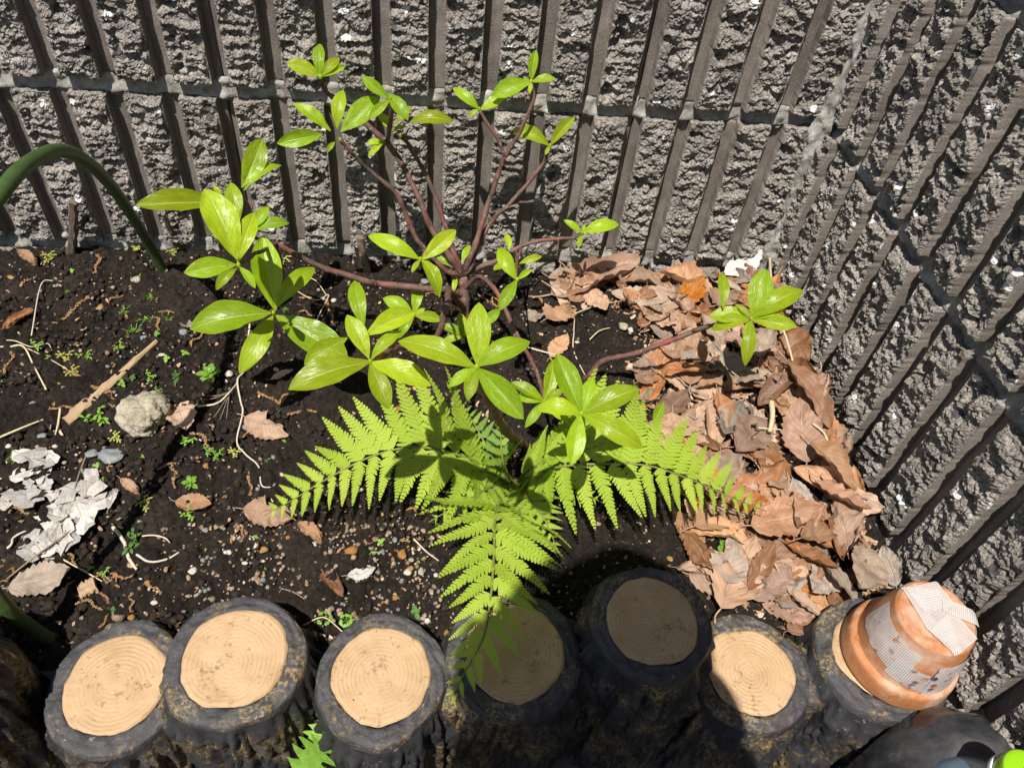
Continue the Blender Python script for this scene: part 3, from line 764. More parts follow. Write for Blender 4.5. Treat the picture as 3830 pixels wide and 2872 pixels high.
# cluster: window, centre, where (('z',height)|('y',plane)|('d',depth)), tips [(x,y[,bx,by])]
CL = {
 'A1': (1, (702, 812), ('z', .185), [(505, 350, 690, 780), (792, 490, 695, 795), (378, 850, 690, 815), (565, 950, 690, 830), (800, 950, 705, 820)]),
 'A2': (1, (760, 612), ('z', .150), [(655, 318, 700, 565), (880, 462, 775, 600), (995, 548, 778, 606)]),
 'A3': (1, (690, 440), ('z', .150), [(850, 60, 715, 350), (942, 190, 735, 370), (85, 455, 610, 445), (552, 340, 605, 410)]),
 'B': (2, (592, 428), ('z', .095), [(88, 505, 580, 432), (400, 775, 590, 445), (1028, 698, 610, 435), (828, 135, 610, 400), (530, -30, 600, 415)]),
 'C': (6, (425, 450), ('z', .245), [(35, 572), (110, 455, 318, 335), (345, 52, 395, 290), (318, 222, 415, 435), (565, 290, 430, 440), (640, 215, 400, 325), (712, 558), (512, 668)]),
 'D': (6, (930, 476), ('z', .275), [(558, 335), (945, 165), (1178, 335), (1150, 722), (800, 565), (885, 628)]),
 'E': (5, (282, 280), ('z', .185), [(35, 160), (454, 140), (383, 442), (240, 342)]),
 'E2': (5, (455, 320), ('y', -.09), [(518, 212, 478, 296), (395, 345, 435, 330), (440, 430, 452, 358), (355, 270, 440, 310)]),
 'F': (5, (742, 376), ('z', .125), [(645, 222), (812, 328), (655, 522)]),
 'F2': (5, (738, 300), ('z', .075), [(690, 155, 705, 240), (858, 262, 750, 300), (628, 325, 700, 300)]),
 'G': (5, (1050, 157), ('y', -.05), [(1224, 100), (963, 92), (1032, 228), (1062, 112)]),
 'H': (3, (315, 252), ('y', -.060), [(305, 45), (115, 158), (425, 128), (462, 192)]),
 'I': (3, (432, 625), ('y', -.095), [(155, 405, 375, 575), (60, 642, 330, 590), (440, 320, 415, 560), (662, 372, 432, 570), (355, 695, 400, 635)]),
 'J': (3, (728, 385), ('y', -.085), [(560, 245), (600, 500), (832, 500, 720, 350)]),
 'J2': (3, (790, 600), ('y', -.075), [(655, 455, 750, 580), (855, 425, 755, 520), (1102, 492, 845, 522), (745, 560, 830, 545)]),
 'J3': (3, (688, 640), ('y', -.085), [(598, 722), (590, 640)]),
 'K': (4, (260, 472), ('y', -.055), [(82, 320), (442, 378), (190, 522)]),
 'L': (4, (610, 285), ('y', -.050), [(645, 68), (772, 262), (342, 372), (598, 366), (555, 262)]),
 'M': (4, (738, 718), ('y', -.055), [(490, 598), (908, 522), (705, 780)]),
 'N': (5, (252, 545), ('z', .020), [(106, 458), (282, 388), (304, 512), (178, 648), (385, 570)]),
 'O': (5, (495, 640), ('z', .015), [(380, 590), (468, 532), (385, 668), (662, 518, 560, 600), (600, 600)]),
 'P': (7, (515, 552), ('z', .150), [(372, 192), (582, 334), (856, 395), (882, 742), (452, 850), (258, 506)]),
 'Q': (7, (292, 478), ('z', .080), [(98, 362), (352, 228), (410, 405), (186, 628), (440, 600), (128, 450)]),
 'R': (7, (942, 640), ('z', .045), [(1004, 482), (862, 622), (1016, 705)]),
 'S': ('m6', (475, 415), ('z', .120), [(292, 108, 298, 350), (572, 92), (806, 205), (695, 345), (768, 460), (442, 545), (442, 702), (208, 385), (228, 468), (372, 318)]),
}
def place(win, x, y, how):
    vx, vy = vw(win, x, y)
    return atz(vx, vy, how[1]) if how[0] == 'z' else aty(vx, vy, how[1]) if how[0] == 'y' else atd(vx, vy, how[1])
for k, (win, c, how, tips) in CL.items(): CENT[k] = place(win, c[0], c[1], how)
def stem(pts, r0, r1, nodes=True, parent=shrub, name='branch', seed=0):
    C = catmull(pts, max(10, 6 * len(pts))); n = len(C); L = np.linalg.norm(np.diff(C, axis=0), axis=1).sum()
    m = max(14, int(L / .0028)); C = catmull(C, m)
    rs = np.random.RandomState(seed + 5)
    C[1:-1] += .0007 * np.stack([vnoise(np.arange(m) * .23 + i * 9, np.arange(m) * 0. + seed, seed + i) for i in range(3)], 1)[1:-1]
    R = np.linspace(r0, r1, m) * .76 * (1 + .10 * vnoise(np.arange(m) * .5, np.arange(m) * 0., seed))
    if nodes: R = R * (1 + .16 * (np.arange(m) % 6 == 0))
    V, F = tube_np(C - OFF, R, 9, .10, seed)
    return link(name, mesh_np(name, V, F, M_STEM), parent)
def lerp_path(A, pix, B):
    """pixels of one study window between two known places, depth interpolated"""
    dA, dB = depth_of(A), depth_of(B); n = len(pix) + 1; out = [A]
    for i, (w_, x, y) in enumerate(pix):
        f = (i + 1) / n; vx, vy = vw(w_, x, y); out.append(atd(vx, vy, dA + (dB - dA) * f))
    return out + [B]
BR = {}
def branch(key, A, pix, B, r0, r1, seed): BR[key] = stem(lerp_path(A, pix, B), r0, r1, seed=seed); return BR[key]
stem([BASE - np.array([0, 0, .012]), BASE * .6 + FORK * .4 + np.array([.001, 0, 0]), FORK], .0070, .0062, name='trunk')
branch('H', FORK, [(5, 440, 290), (5, 340, 140), (3, 880, 930), (3, 740, 680), (3, 560, 510), (3, 400, 380), (3, 330, 310)], CENT['H'], .0046, .0024, 1)
p3_ = lambda x, y, yy: aty(*vw(3, x, y), yy)
branch('J', p3_(715, 640, -.08), [(3, 722, 560), (3, 740, 440)], CENT['J'], .0030, .0024, 2)
branch('J3', p3_(715, 640, -.08), [(3, 705, 645)], CENT['J3'], .0022, .0014, 22)
branch('J2', FORK, [(5, 455, 280), (5, 400, 120), (3, 990, 940), (3, 890, 740), (3, 830, 640)], CENT['J2'], .0036, .0020, 3)
branch('I', FORK, [(5, 400, 330), (5, 280, 200), (5, 215, 70), (3, 760, 940), (3, 600, 800), (3, 510, 715)], CENT['I'], .0036, .0020, 4)
jk = aty(*vw(4, 432, 790), -.062)
branch('KL', FORK, [(5, 505, 300), (5, 545, 200), (5, 610, 0), (4, 380, 930)], jk, .0042, .0030, 5)
branch('K', jk, [(4, 400, 700), (4, 330, 590)], CENT['K'], .0024, .0018, 6)
branch('L', jk, [(4, 500, 680), (4, 570, 550), (4, 630, 400)], CENT['L'], .0028, .0018, 7)
branch('M', FORK, [(5, 515, 320), (5, 570, 170), (5, 640, 75), (5, 700, 22), (4, 610, 945), (4, 690, 840)], CENT['M'], .0038, .0020, 8)
stem([aty(*vw(5, 700, 18), -.072), aty(*vw(5, 760, 8), -.066), aty(*vw(5, 822, 4), -.062)], .0020, .0017, seed=9)
branch('G', FORK, [(5, 560, 318), (5, 640, 288), (5, 720, 240), (5, 800, 205), (5, 900, 184), (5, 1000, 180)], CENT['G'], .0040, .0020, 10)
branch('F2', aty(*vw(5, 760, 225), -.07), [(5, 750, 262)], CENT['F2'], .0018, .0014, 11)
branch('F', aty(*vw(5, 735, 240), -.07), [(5, 740, 310)], CENT['F'], .0017, .0012, 12)
aj = atz(*vw(2, 610, 25), .105)
branch('A', FORK * .7 + BASE * .3, [(5, 430, 425), (5, 340, 420), (5, 100, 400), (2, 1150, 245), (2, 1000, 195), (2, 850, 148), (2, 730, 85)], aj, .0046, .0032, 13)
branch('A1', aj, [(2, 520, 60)], CENT['A1'], .0024, .0018, 14)
branch('A2', aj, [(1, 800, 650)], CENT['A2'], .0026, .0018, 15)
branch('A3', CENT['A2'], [(1, 760, 540), (1, 770, 450)], CENT['A3'], .0020, .0016, 16)
branch('B', aj, [(2, 640, 180), (2, 650, 330)], CENT['B'], .0026, .0018, 17)
fl = BASE * .55 + FORK * .45
branch('C', fl, [(5, 425, 440), (5, 405, 500), (5, 350, 650), (6, 560, 380)], CENT['C'], .0042, .0022, 18)
branch('E', aty(*vw(5, 300, 230), -.09), [(5, 300, 255)], CENT['E'], .0018, .0014, 19)
branch('E2', FORK, [(5, 470, 340)], CENT['E2'], .0018, .0012, 20)
branch('Q', FORK * .8 + BASE * .2, [(5, 560, 365), (5, 645, 430), (5, 740, 640), (5, 800, 740), (5, 850, 865)], CENT['Q'], .0030, .0022, 21)
RB = onsoil(1145, 972, -.008)
branch('D', RB, [(0, 1116, 951), (0, 1090, 926), (0, 1068, 888), (0, 1045, 840)], CENT['D'], .0058, .0026, 23)
SB = onsoil(1262, 822, -.004)
branch('S', SB, [(7, 560, 325), (7, 640, 240), (7, 800, 200), (7, 1000, 132), (7, 1269, 30), ('m6', 110, 490), ('m6', 230, 455)], CENT['S'], .0042, .0022, 24)
branch('P', SB + np.array([-.03, -.02, 0]), [(7, 500, 470)], CENT['P'], .0034, .0022, 25)
branch('R', onsoil(1420, 960, -.003), [(7, 945, 690)], CENT['R'], .0016, .0012, 26)
branch('N', BASE + np.array([-.06, .01, 0]), [(5, 262, 580)], CENT['N'], .0016, .0012, 27)
branch('O', BASE + np.array([.004, -.012, 0]), [(5, 500, 660)], CENT['O'], .0016, .0012, 28)
cnt = 0
for k, (win, c, how, tips) in CL.items():
    ce = CENT[k]; par = BR.get(k, shrub); tc = nrm(CAM - ce)
    for ti, tp in enumerate(tips):
        cnt += 1
        b = ce if len(tp) == 2 else atd(*vw(win, tp[2], tp[3]), depth_of(ce) * (1 + .004 * (ti % 3 - 1)))
        pn = nrm(np.array([0, 0, 1.0]) * .35 + tc * .8)
        d = ray(*vw(win, tp[0], tp[1])); t = ((ce - CAM) @ pn) / (d @ pn); tip = CAM + d * t
        # young leaves rise towards their tips a little
        Lf = np.linalg.norm(tip - b); rise = (.10 + .25 * ((cnt * 37) % 10) / 10) * Lf
        tip = CAM + (tip - CAM) * (1 - rise / np.linalg.norm(tip - CAM) * .6)
        tip[1] = min(tip[1], -.012); b = np.array(b); b[1] = min(b[1], -.012)
        ws = .88 + .22 * (((cnt * 53) % 11) / 11 - .35)
        leaf_at(b, tip, par, cnt, OFF, wscale=ws)
    # bud at the whorl's heart
    V, F = ico(2); 
    link('bud', mesh_np('bud', V * np.array([.0016, .0016, .0026]) + ce - OFF, F, M_LEAF, np.full((len(V), 2), .3)), par)

# ================================================================== fern
def m_fern():
    N = NT('fern_green'); c = N.co(); n1 = N.noise(c, 3, 3); rnd = N.rnd()
    col = N.mix((.36, .50, .045), (.46, .58, .075), N.ramp(rnd, [(0.0, 0.0), (1.0, 1.0)]))
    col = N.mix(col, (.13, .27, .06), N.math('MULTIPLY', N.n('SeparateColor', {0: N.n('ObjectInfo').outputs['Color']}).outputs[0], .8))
    N.fin(col, .55, N.bump(N.noise(c, 60, 3).outputs[0], .25, .02), .3)
    return N.translucent((.46, .66, .06), .40)
M_FERN = m_fern()
N_ = NT('fern_rachis'); M_RACH = N_.fin((.16, .17, .04), .5)
def pinna_mesh(seed, n=19, wid=.17, droop=.10, teeth=3):
    """pinna along +x of length 1 in the xy plane, face +z"""
    rs = np.random.RandomState(seed); V = []; F = []; 
    def add(vs, faces):
        o = len(V); V.extend(vs); F.extend([[i + o for i in f] for f in faces])
    def bend(x, y, z=0.0): return (x, y, z - droop * x * x + .012 * math.sin(x * 9 + seed))
    # costa
    for i in range(12):
        x0, x1 = i / 12, (i + 1) / 12; r0, r1 = .007 * (1 - x0) + .0015, .007 * (1 - x1) + .0015
        add([bend(x0, -r0, .003), bend(x1, -r1, .003), bend(x1, r1, .003), bend(x0, r0, .003), bend(x0, 0, -.004), bend(x1, 0, -.004)], [[0, 1, 2, 3], [0, 4, 5, 1], [3, 2, 5, 4]])
    for i in range(n):
        t = (i + .6) / (n + .5); t2 = t ** .97
        l = wid * ((1 - t2) ** .72) * (1.0 if i > 1 else .85) * (1 + rs.normal() * .05); w = .53 / n * (1.05 - .35 * t) 
        if l < .012: l = .012
        for s in (-1, 1):
            ang = math.radians(62 - 22 * t + rs.normal() * 3) ; ca, sa = math.cos(ang), math.sin(ang) * s
            up = .10 + rs.normal() * .05
            def pt(a, b, fold): # a along pinnule 0..1, b across
                x = t2 + ca * l * a - s * sa * 0 + (-sa * s) * b * w * s * s; y = sa * l * a + ca * b * w * s
                x = t2 + ca * l * a + math.sin(ang) * b * w; y = s * (math.sin(ang) * l * a - math.cos(ang) * b * w)
                return bend(x, y, fold * .18 * w + up * l * a * a * .5 - .02 * a * l)
            mid = [pt(a, 0, 0) for a in (0, .5, 1.0)]
            for side in (-1, 1):
                edge = [pt(.0, .62 * side, 1)]
                for q in range(teeth):
                    a0 = .12 + q * .8 / teeth; prof = 1 - .55 * (a0 ** 1.6)
                    edge.append(pt(a0 + .02, .86 * prof * side, 1)); edge.append(pt(a0 + .55 / teeth, 1.0 * prof * side, .8)); edge.append(pt(a0 + .62 / teeth, .74 * prof * side, .8))
                poly = [mid[0]] + edge + [mid[2], mid[1]]
                idx = list(range(len(poly)))
                add(poly, [idx if side * s > 0 else idx[::-1]])
    me = mesh_np('pinna', np.array(V), F, M_FERN, smooth=False)
    return me
PINNA = [pinna_mesh(s, n, w_, d_) for s, n, w_, d_ in [(1, 17, .205, .06), (2, 18, .195, .16), (3, 16, .215, .12), (4, 18, .19, .24), (5, 16, .22, .02)]]
fern_c = onsoil(1108, 1040)
fern = thing('fern', fern_c, 'bright yellow-green fern with feathery fronds spreading over the soil and one log', 'fern')
def frond(pts, npair, Lmax, asym, seed, dark=0.0, start=.12, ang0=72, tiltL=0.0, tiltR=0.0, droopside=0.0):
    P = np.array([atz(x, y, z) for x, y, z in pts]); C = catmull(P, 70); rs = np.random.RandomState(seed)
    S = np.concatenate([[0], np.cumsum(np.linalg.norm(np.diff(C, axis=0), axis=1))]); L = S[-1]; S /= L
    R = np.linspace(.0014, .0004, 70)
    V, F = tube_np(C - fern_c, R, 6)
    fr = link('frond', mesh_np('frond', V, F, M_RACH), fern)
    for i in range(npair):
        t = start + (1 - start) * (1 - (1 - i / npair) ** 1.12) * .985
        for s in (-1, 1):
            tt = min(.995, t + (.01 if s > 0 else 0)); p = np.array([np.interp(tt, S, C[:, k]) for k in range(3)])
            p2 = np.array([np.interp(min(1, tt + .02), S, C[:, k]) for k in range(3)]); p1 = np.array([np.interp(max(0, tt - .02), S, C[:, k]) for k in range(3)])
            tg = nrm(p2 - p1)
            env = (np.clip((1 - t) / .80, 0, 1) ** .80) * (.80 + .20 * np.clip((t - start) / .12, 0, 1))
            Lp = max(.006, Lmax * env * (asym[0] if s < 0 else asym[1]) * (1 + rs.normal() * .04))
            nrml = nrm(np.array([0, 0, 1.0]) * .75 + nrm(CAM - p) * .35); nrml = nrm(nrml - tg * (nrml @ tg)); sd = np.cross(nrml, tg) * s * 1.0
            a = math.radians(ang0 - 22 * t + rs.normal() * 3)
            tl = (tiltL if s < 0 else tiltR) + rs.normal() * .05
            x = nrm(tg * math.cos(a) - sd * -1 * math.sin(a) + nrml * tl)
            z = nrm(nrml - x * (nrml @ x)); y = np.cross(z, x); tw = rs.normal() * .22; z, y = z * math.cos(tw) + y * math.sin(tw), y * math.cos(tw) - z * math.sin(tw)
            sc = (Lp, Lp * (1.0 + .35 * max(0, .03 - Lp) / .03), Lp)
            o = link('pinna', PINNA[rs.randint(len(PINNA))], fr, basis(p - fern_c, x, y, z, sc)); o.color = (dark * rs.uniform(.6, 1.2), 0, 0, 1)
    return fr
frond([(1100, 1042, -.008), (1010, 990, .045), (905, 966, .062), (805, 985, .060), (700, 1038, .045), (640, 1075, .034), (572, 1113, .018)], 17, .088, (1.08, .80), 1, .0, .16, 78, .0, .12)
frond([(1112, 1042, -.008), (1200, 1010, .045), (1300, 1002, .060), (1400, 1006, .062), (1490, 1035, .052), (1570, 1070, .040), (1655, 1104, .026)], 18, .110, (.58, 1.0), 2, .0, .12, 82, .0, -.05)
frond([(1100, 1046, -.008), (1072, 1110, .045), (1067, 1200, .060), (1060, 1290, .062), (1044, 1375, .055), (1008, 1445, .038), (962, 1528, .018)], 17, .076, (.95, 1.0), 3, .0, .10, 60, .0, .0)
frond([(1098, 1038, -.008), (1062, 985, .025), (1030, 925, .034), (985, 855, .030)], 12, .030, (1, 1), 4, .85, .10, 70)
frond([(1102, 1040, -.008), (1060, 1052, .03), (1000, 1085, .040), (925, 1128, .030)], 11, .036, (1, 1), 5, .30, .12, 68)
frond([(1110, 1040, -.008), (1140, 1075, .03), (1178, 1125, .040), (1205, 1190, .026)], 12, .040, (1, 1), 6, .15, .10, 66)
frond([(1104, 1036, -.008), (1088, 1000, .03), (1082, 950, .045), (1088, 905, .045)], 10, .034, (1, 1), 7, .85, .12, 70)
frond([(1110, 1038, -.008), (1160, 1030, .028), (1220, 1045, .040), (1300, 1085, .030)], 11, .042, (1, 1), 8, .2, .12, 70)
frond([(1098, 1044, -.008), (1050, 1020, .030), (975, 1018, .045), (900, 1040, .036)], 12, .040, (1, 1), 9, .1, .12, 70)
frond([(1114, 1040, -.008), (1165, 1002, .030), (1235, 978, .045), (1320, 955, .040)], 12, .042, (1, 1), 10, .1, .12, 70)
frond([(1106, 1046, -.008), (1120, 1095, .030), (1132, 1160, .045), (1128, 1235, .034)], 12, .040, (1, 1), 11, .1, .12, 66)

# ================================================================== dead leaves
def m_dead(name, a, b, c2, rough=.5):
    N = NT(name); uv = N.n('TexCoord').outputs['UV']; s = N.n('SeparateXYZ'); N.t.links.new(uv, s.inputs[0]); c = N.co()
    u = N.math('ABSOLUTE', N.math('SUBTRACT', s.outputs[0], .5)); rnd = N.rnd()
    n1 = N.n('TexNoise', {'Scale': 5.0, 'Detail': 5.0, 'Roughness': .65}, noise_dimensions='4D'); N.t.links.new(uv, n1.inputs['Vector']); N.t.links.new(N.math('MULTIPLY', rnd, 40.0), n1.inputs['W'])
    n2 = N.noise(c, 500, 4, .7)
    mid = N.ramp(u, [(.0, 1.0), (.03, 0.0)])
    sv = N.math('ABSOLUTE', N.math('SINE', N.math('MULTIPLY', N.math('SUBTRACT', s.outputs[1], N.math('MULTIPLY', u, .62)), 34.0)))
    vein = N.ramp(sv, [(.0, 1.0), (.20, 0.0)])
    col = N.mix(a, b, N.ramp(n1.outputs[0], [(.35, 0.0), (.62, 1.0)]))
    col = N.mix(col, c2, N.math('MULTIPLY', N.ramp(n1.outputs[0], [(.60, 0.0), (.72, 1.0)]), .6))
    hs = N.n('HueSaturation', {'Color': col}); N.set(hs, 'Value', N.math('ADD', N.math('MULTIPLY', rnd, .75), .58)); N.set(hs, 'Saturation', N.math('ADD', N.math('MULTIPLY', N.math('FRACT', N.math('MULTIPLY', rnd, 7.31)), .45), .70))
    col = N.mix(hs.outputs[0], N.mix(hs.outputs[0], (.55, .42, .30), .5), N.math('ADD', N.math('MULTIPLY', mid, .7), N.math('MULTIPLY', vein, .18)))
    spot = N.ramp(N.noise(c, 210, 3, .6).outputs[0], [(.68, 0.0), (.72, 1.0)])
    col = N.mix(col, (.06, .035, .02), N.math('MULTIPLY', spot, .55))
    h = N.math('SUBTRACT', N.math('ADD', n1.outputs[0], N.math('MULTIPLY', n2.outputs[0], .25)), N.math('ADD', N.math('MULTIPLY', vein, .4), N.math('MULTIPLY', mid, .7)))
    nm = N.bump(h, .7, .0013)
    N.fin(col, rough, nm, .4)
    return N.translucent(N.mix(col, (.6, .32, .12), .4), .14, nm)
DEAD = {'tan': m_dead('dead_leaf_tan', (.37, .205, .115), (.46, .275, .165), (.23, .12, .062)),
        'brown': m_dead('dead_leaf_brown', (.27, .125, .06), (.36, .185, .10), (.15, .072, .036), .42),
        'orange': m_dead('dead_leaf_orange', (.36, .135, .04), (.42, .19, .075), (.20, .08, .03), .36),
        'grey': m_dead('dead_leaf_grey', (.28, .215, .16), (.36, .285, .22), (.17, .12, .085), .6),
        'white': m_dead('bleached_leaf', (.46, .42, .375), (.60, .565, .52), (.30, .24, .185), .75)}
def dead_mesh(seed, wid, curl, bend, crumple, n=30, m=12, ser=.06, broken=False, petiole=True):
    rs = np.random.RandomState(seed); t = np.linspace(0, 1, n); j = np.linspace(-1, 1, m + 1)
    w = wid * .5 * np.sin(math.pi * t ** .88) ** .80 + .004
    w[0] = .008; w[-1] = .004
    teeth = 1 + ser * ((np.arange(n) % 3) - 1.0) * np.sin(math.pi * t) ** .3
    T, J = np.meshgrid(t, j, indexing='ij'); W = (w * teeth)[:, None] * np.ones_like(J); Ws = w[:, None] * np.ones_like(J)
    Wn = np.where(np.abs(J) > .9, W, Ws)
    if broken:
        Wn = Wn * np.where((J > 0) & (T > .35), .55 + .35 * vnoise(T * 9 + seed, J * 0, seed), 1.0); 
    y = J * Wn
    cu = curl * (1 + .5 * np.sin(T * 3 + seed)); k = cu / max(wid, .1)
    yy = np.where(np.abs(k) > 1e-3, np.sin(k * y) / np.where(np.abs(k) > 1e-3, k, 1), y)
    z = np.where(np.abs(k) > 1e-3, (1 - np.cos(k * y)) / np.where(np.abs(k) > 1e-3, k, 1), 0)
    z = z + .05 * np.abs(J) * Wn
    z += crumple * fbm(T * 3.1 + seed, J * 1.2 + seed * .3, 3, seed) * np.clip(T * 4, 0, 1)
    z += .020 * np.sin(T * 34 - np.abs(J) * 4) * np.abs(J) * np.sin(math.pi * T)          # puckered between side veins
    # bend along the length
    kb = bend; x = np.sin(kb * T) / kb if abs(kb) > 1e-3 else T; zb = (1 - np.cos(kb * T)) / kb if abs(kb) > 1e-3 else 0
    X = x - z * np.sin(kb * T); Z = zb + z * np.cos(kb * T)
    P = np.stack([X.ravel() - .5, yy.ravel(), Z.ravel()], 1); P[:, 2] -= np.percentile(P[:, 2], 15)
    F = grid_faces(m + 1, n)[:, ::-1]; uv = np.stack([((J + 1) / 2).ravel(), T.ravel()], 1)
    V = [P]; Fl = F.tolist(); UV = [uv]
    if petiole:
        pv, pf = tube_np(catmull([P[m // 2], P[m // 2] + [-.10, .02, -.012], P[m // 2] + [-.20, .05 * rs.normal(), .01]], 7), .010, 5)
        o = len(P); V.append(pv); Fl += [[i + o for i in f] for f in pf]; UV.append(np.tile([.5, .02], (len(pv), 1)))
    return np.vstack(V), Fl, np.vstack(UV)
DSPEC = [(11, .56, .7, .3, .05, .07, False), (12, .48, 1.6, -.5, .06, .05, False), (13, .62, .5, .5, .08, .09, False), (14, .36, 1.2, .6, .05, .05, False),
         (15, .34, 2.6, -.3, .05, .03, False), (16, .66, .9, -.4, .09, .08, True), (17, .52, 3.2, .4, .06, .05, False), (18, .45, -.8, .7, .09, .07, True),
         (19, .40, .9, -.8, .08, .06, False), (20, .58, -1.3, .4, .10, .08, False), (21, .50, .3, .15, .04, .09, False)]
DV = [dead_mesh(s, w_, c_, b_, cr, ser=se, broken=bk) for s, w_, c_, b_, cr, se, bk in DSPEC]
def dmesh(i, colr):
    key = ('dead', i, colr)
    if key not in MESHES:
        V, F, UV = DV[i]; MESHES[key] = mesh_np('dead_leaf', V, F, DEAD[colr], UV)
    return MESHES[key]
def put_dead(p, ang, length, i, colr, rs, label, group=None, tilt=.25, roll=0.0, name='dead_leaf', zn=None):
    z = nrm(np.array([rs.normal() * tilt, rs.normal() * tilt, 1.0])) if zn is None else nrm(zn)
    x = np.array([math.cos(ang), math.sin(ang), 0]); x = nrm(x - z * (x @ z)); y = np.cross(z, x)
    o = link(name, dmesh(i, colr), None, basis(p, x, y, z, (length,) * 3))
    tag(o, label, 'dead leaf', group); return o
def ground_ang(vx, vy, vx2, vy2):
    a, b = onsoil(vx, vy), onsoil(vx2, vy2); d = b - a; return math.atan2(d[1], d[0]), np.linalg.norm(d[:2])
DSHAPE = ['gently cupped oval', 'half-rolled oval', 'broad toothed', 'narrow channelled', 'narrow tightly rolled', 'broad torn-edged', 'scroll-rolled', 'torn and arched', 'slender wavy', 'broad down-curled', 'flat finely toothed']
DCOL = {'tan': 'pale tan', 'brown': 'mid brown', 'orange': 'orange-brown', 'grey': 'weathered grey-brown'}
rs = np.random.RandomState(42)
lo, hi = LITP.min(0), LITP.max(0); litter = []
while len(litter) < 245:
    p = rs.uniform(lo, hi)
    if inpoly(p[0], p[1], LITP) and p[0] < -.012 and p[1] < -.018: litter.append(p)
# finer distribution of layers: later ones lie on top
for q, p in enumerate(litter):
    lay = q / len(litter); colr = rs.choice(['tan', 'brown', 'orange', 'grey'], p=[.40, .34, .08, .18])
    L = rs.uniform(.032, .064); i = rs.randint(len(DV))
    z = float(terrain(p[0], p[1])) + .000 + .013 * lay + rs.uniform(0, .003)
    if p[0] > -.045:   # leaning up against the wall
        zn = np.array([-.6 - rs.rand() * .5, rs.normal() * .2, 1.0]); ang = rs.choice([-1.6, 1.5]) + rs.normal() * .5; p = np.array([min(p[0], -.014), p[1]]); z += .007
    else: zn = None; ang = rs.uniform(0, 2 * math.pi)
    p[0] = min(p[0], -.006 - L * .20)
    put_dead((p[0], p[1], z), ang, L, i, str(colr), rs, '%s %s dead leaf %s' % (DCOL[str(colr)], DSHAPE[i], 'propped against the side wall' if zn is not None else 'at the foot of the back wall' if p[1] > -.06 else 'in the drift between fern and side wall' if p[1] > -.30 else 'in the drift behind the log edging'), 'dead leaves drifted against the wall', tilt=.17, zn=zn)
# leaves that can be picked out of the drift: (x1,y1 -> x2,y2 in view pixels), shape, colour, lift, label
HERO = [((1492, 830), (1492, 722), 10, 'tan', .017, 'pale tan toothed dead leaf lying flat below the outlying whorl of green leaves'),
        ((1625, 1135), (1775, 1110), 2, 'brown', .020, 'broad reddish-brown dead leaf with a toothed edge and fanned veins'),
        ((1555, 1318), (1632, 1160), 10, 'tan', .016, 'long pale tan dead leaf pointing down between two logs'),
        ((1618, 1275), (1668, 1180), 3, 'orange', .017, 'small rusty orange dead leaf beside the long pale leaf'),
        ((1625, 1290), (1705, 1235), 2, 'brown', .015, 'broad dull brown dead leaf just behind the half-lit log'),
        ((1700, 1165), (1800, 1250), 3, 'brown', .020, 'narrow folded brown dead leaf slanting towards the clay pot'),
        ((1905, 1180), (1830, 1290), 0, 'grey', .024, 'pale grey-tan dead leaf with a long stalk propped by the wall above the pot'),
        ((1770, 1025), (1862, 1135), 3, 'orange', .028, 'glossy orange-brown dead leaf lying close along the wall'),
        ((1750, 965), (1850, 1060), 1, 'tan', .028, 'pale rolled dead leaf with strong parallel veins by the wall'),
        ((1700, 790), (1790, 930), 4, 'brown', .026, 'long curled brown dead leaf standing along the foot of the wall'),
        ((1745, 990), (1715, 880), 2, 'brown', .022, 'large smooth brown dead leaf with a dark spot near its tip'),
        ((1195, 632), (1375, 590), 6, 'brown', .010, 'big curled dark brown dead leaf lying against the back wall'),
        ((1545, 600), (1415, 618), 6, 'tan', .012, 'rolled tan dead leaf lying along the foot of the back wall'),
        ((1570, 590), (1640, 560), 7, 'white', .020, 'bleached white torn dead leaf propped in the wall corner'),
        ((1405, 700), (1440, 620), 0, 'tan', .010, 'tan dead leaf folded under a dry twig by the back wall'),
        ((1470, 720), (1545, 660), 4, 'brown', .014, 'glossy folded brown dead leaf crossing the drift behind the outlying whorl'),
        ((1375, 835), (1420, 790), 5, 'tan', .012, 'torn tan dead leaf at the edge of the drift beside the long branch'),
        ((1560, 760), (1640, 850), 7, 'grey', .020, 'grey-brown cupped dead leaf beneath the outlying whorl'),
        ((1600, 870), (1560, 950), 9, 'grey', .019, 'dark shaded dead leaf under the whorl shadow'),
        ((1655, 905), (1580, 985), 0, 'tan', .018, 'broad pale dead leaf with a straight midrib in mid drift'),
        ((1690, 1060), (1640, 1000), 5, 'tan', .016, 'crumpled pale brown torn dead leaf in mid drift'),
        ((1500, 1140), (1620, 1075), 10, 'tan', .010, 'flat pale leaf lying under the fern tip'),
        ((1430, 690), (1380, 650), 8, 'grey', .008, 'small greyish crinkled leaf at the back of the drift'),
        ((1850, 1300), (1770, 1215), 4, 'grey', .020, 'narrow grey-brown leaf lying on the drift above the pot log'),
        ((1770, 1330), (1690, 1270), 3, 'tan', .016, 'tan folded leaf lying behind the half-lit log rim'),
        ((1180, 700), (1240, 655), 5, 'tan', .004, 'torn tan leaf lying on bare soil at the drift edge'),
        ((1130, 668), (1185, 700), 7, 'grey', .004, 'crumpled tan leaf scrap on soil beside the shrub base'),
        ((1190, 770), (1225, 725), 10, 'tan', .004, 'small tan leaf on black soil between shrub and drift')]
for a, b, i, colr, lift, lab in HERO:
    pa, pb = onsoil(*a, lift), onsoil(*b, lift); d = pb - pa; L = np.linalg.norm(d[:2])
    c = (pa + pb) / 2; c[0] = min(c[0], -.016)
    put_dead(c, math.atan2(d[1], d[0]), max(L, .02) * 1.04, i, colr, rs, lab, None, tilt=.12)
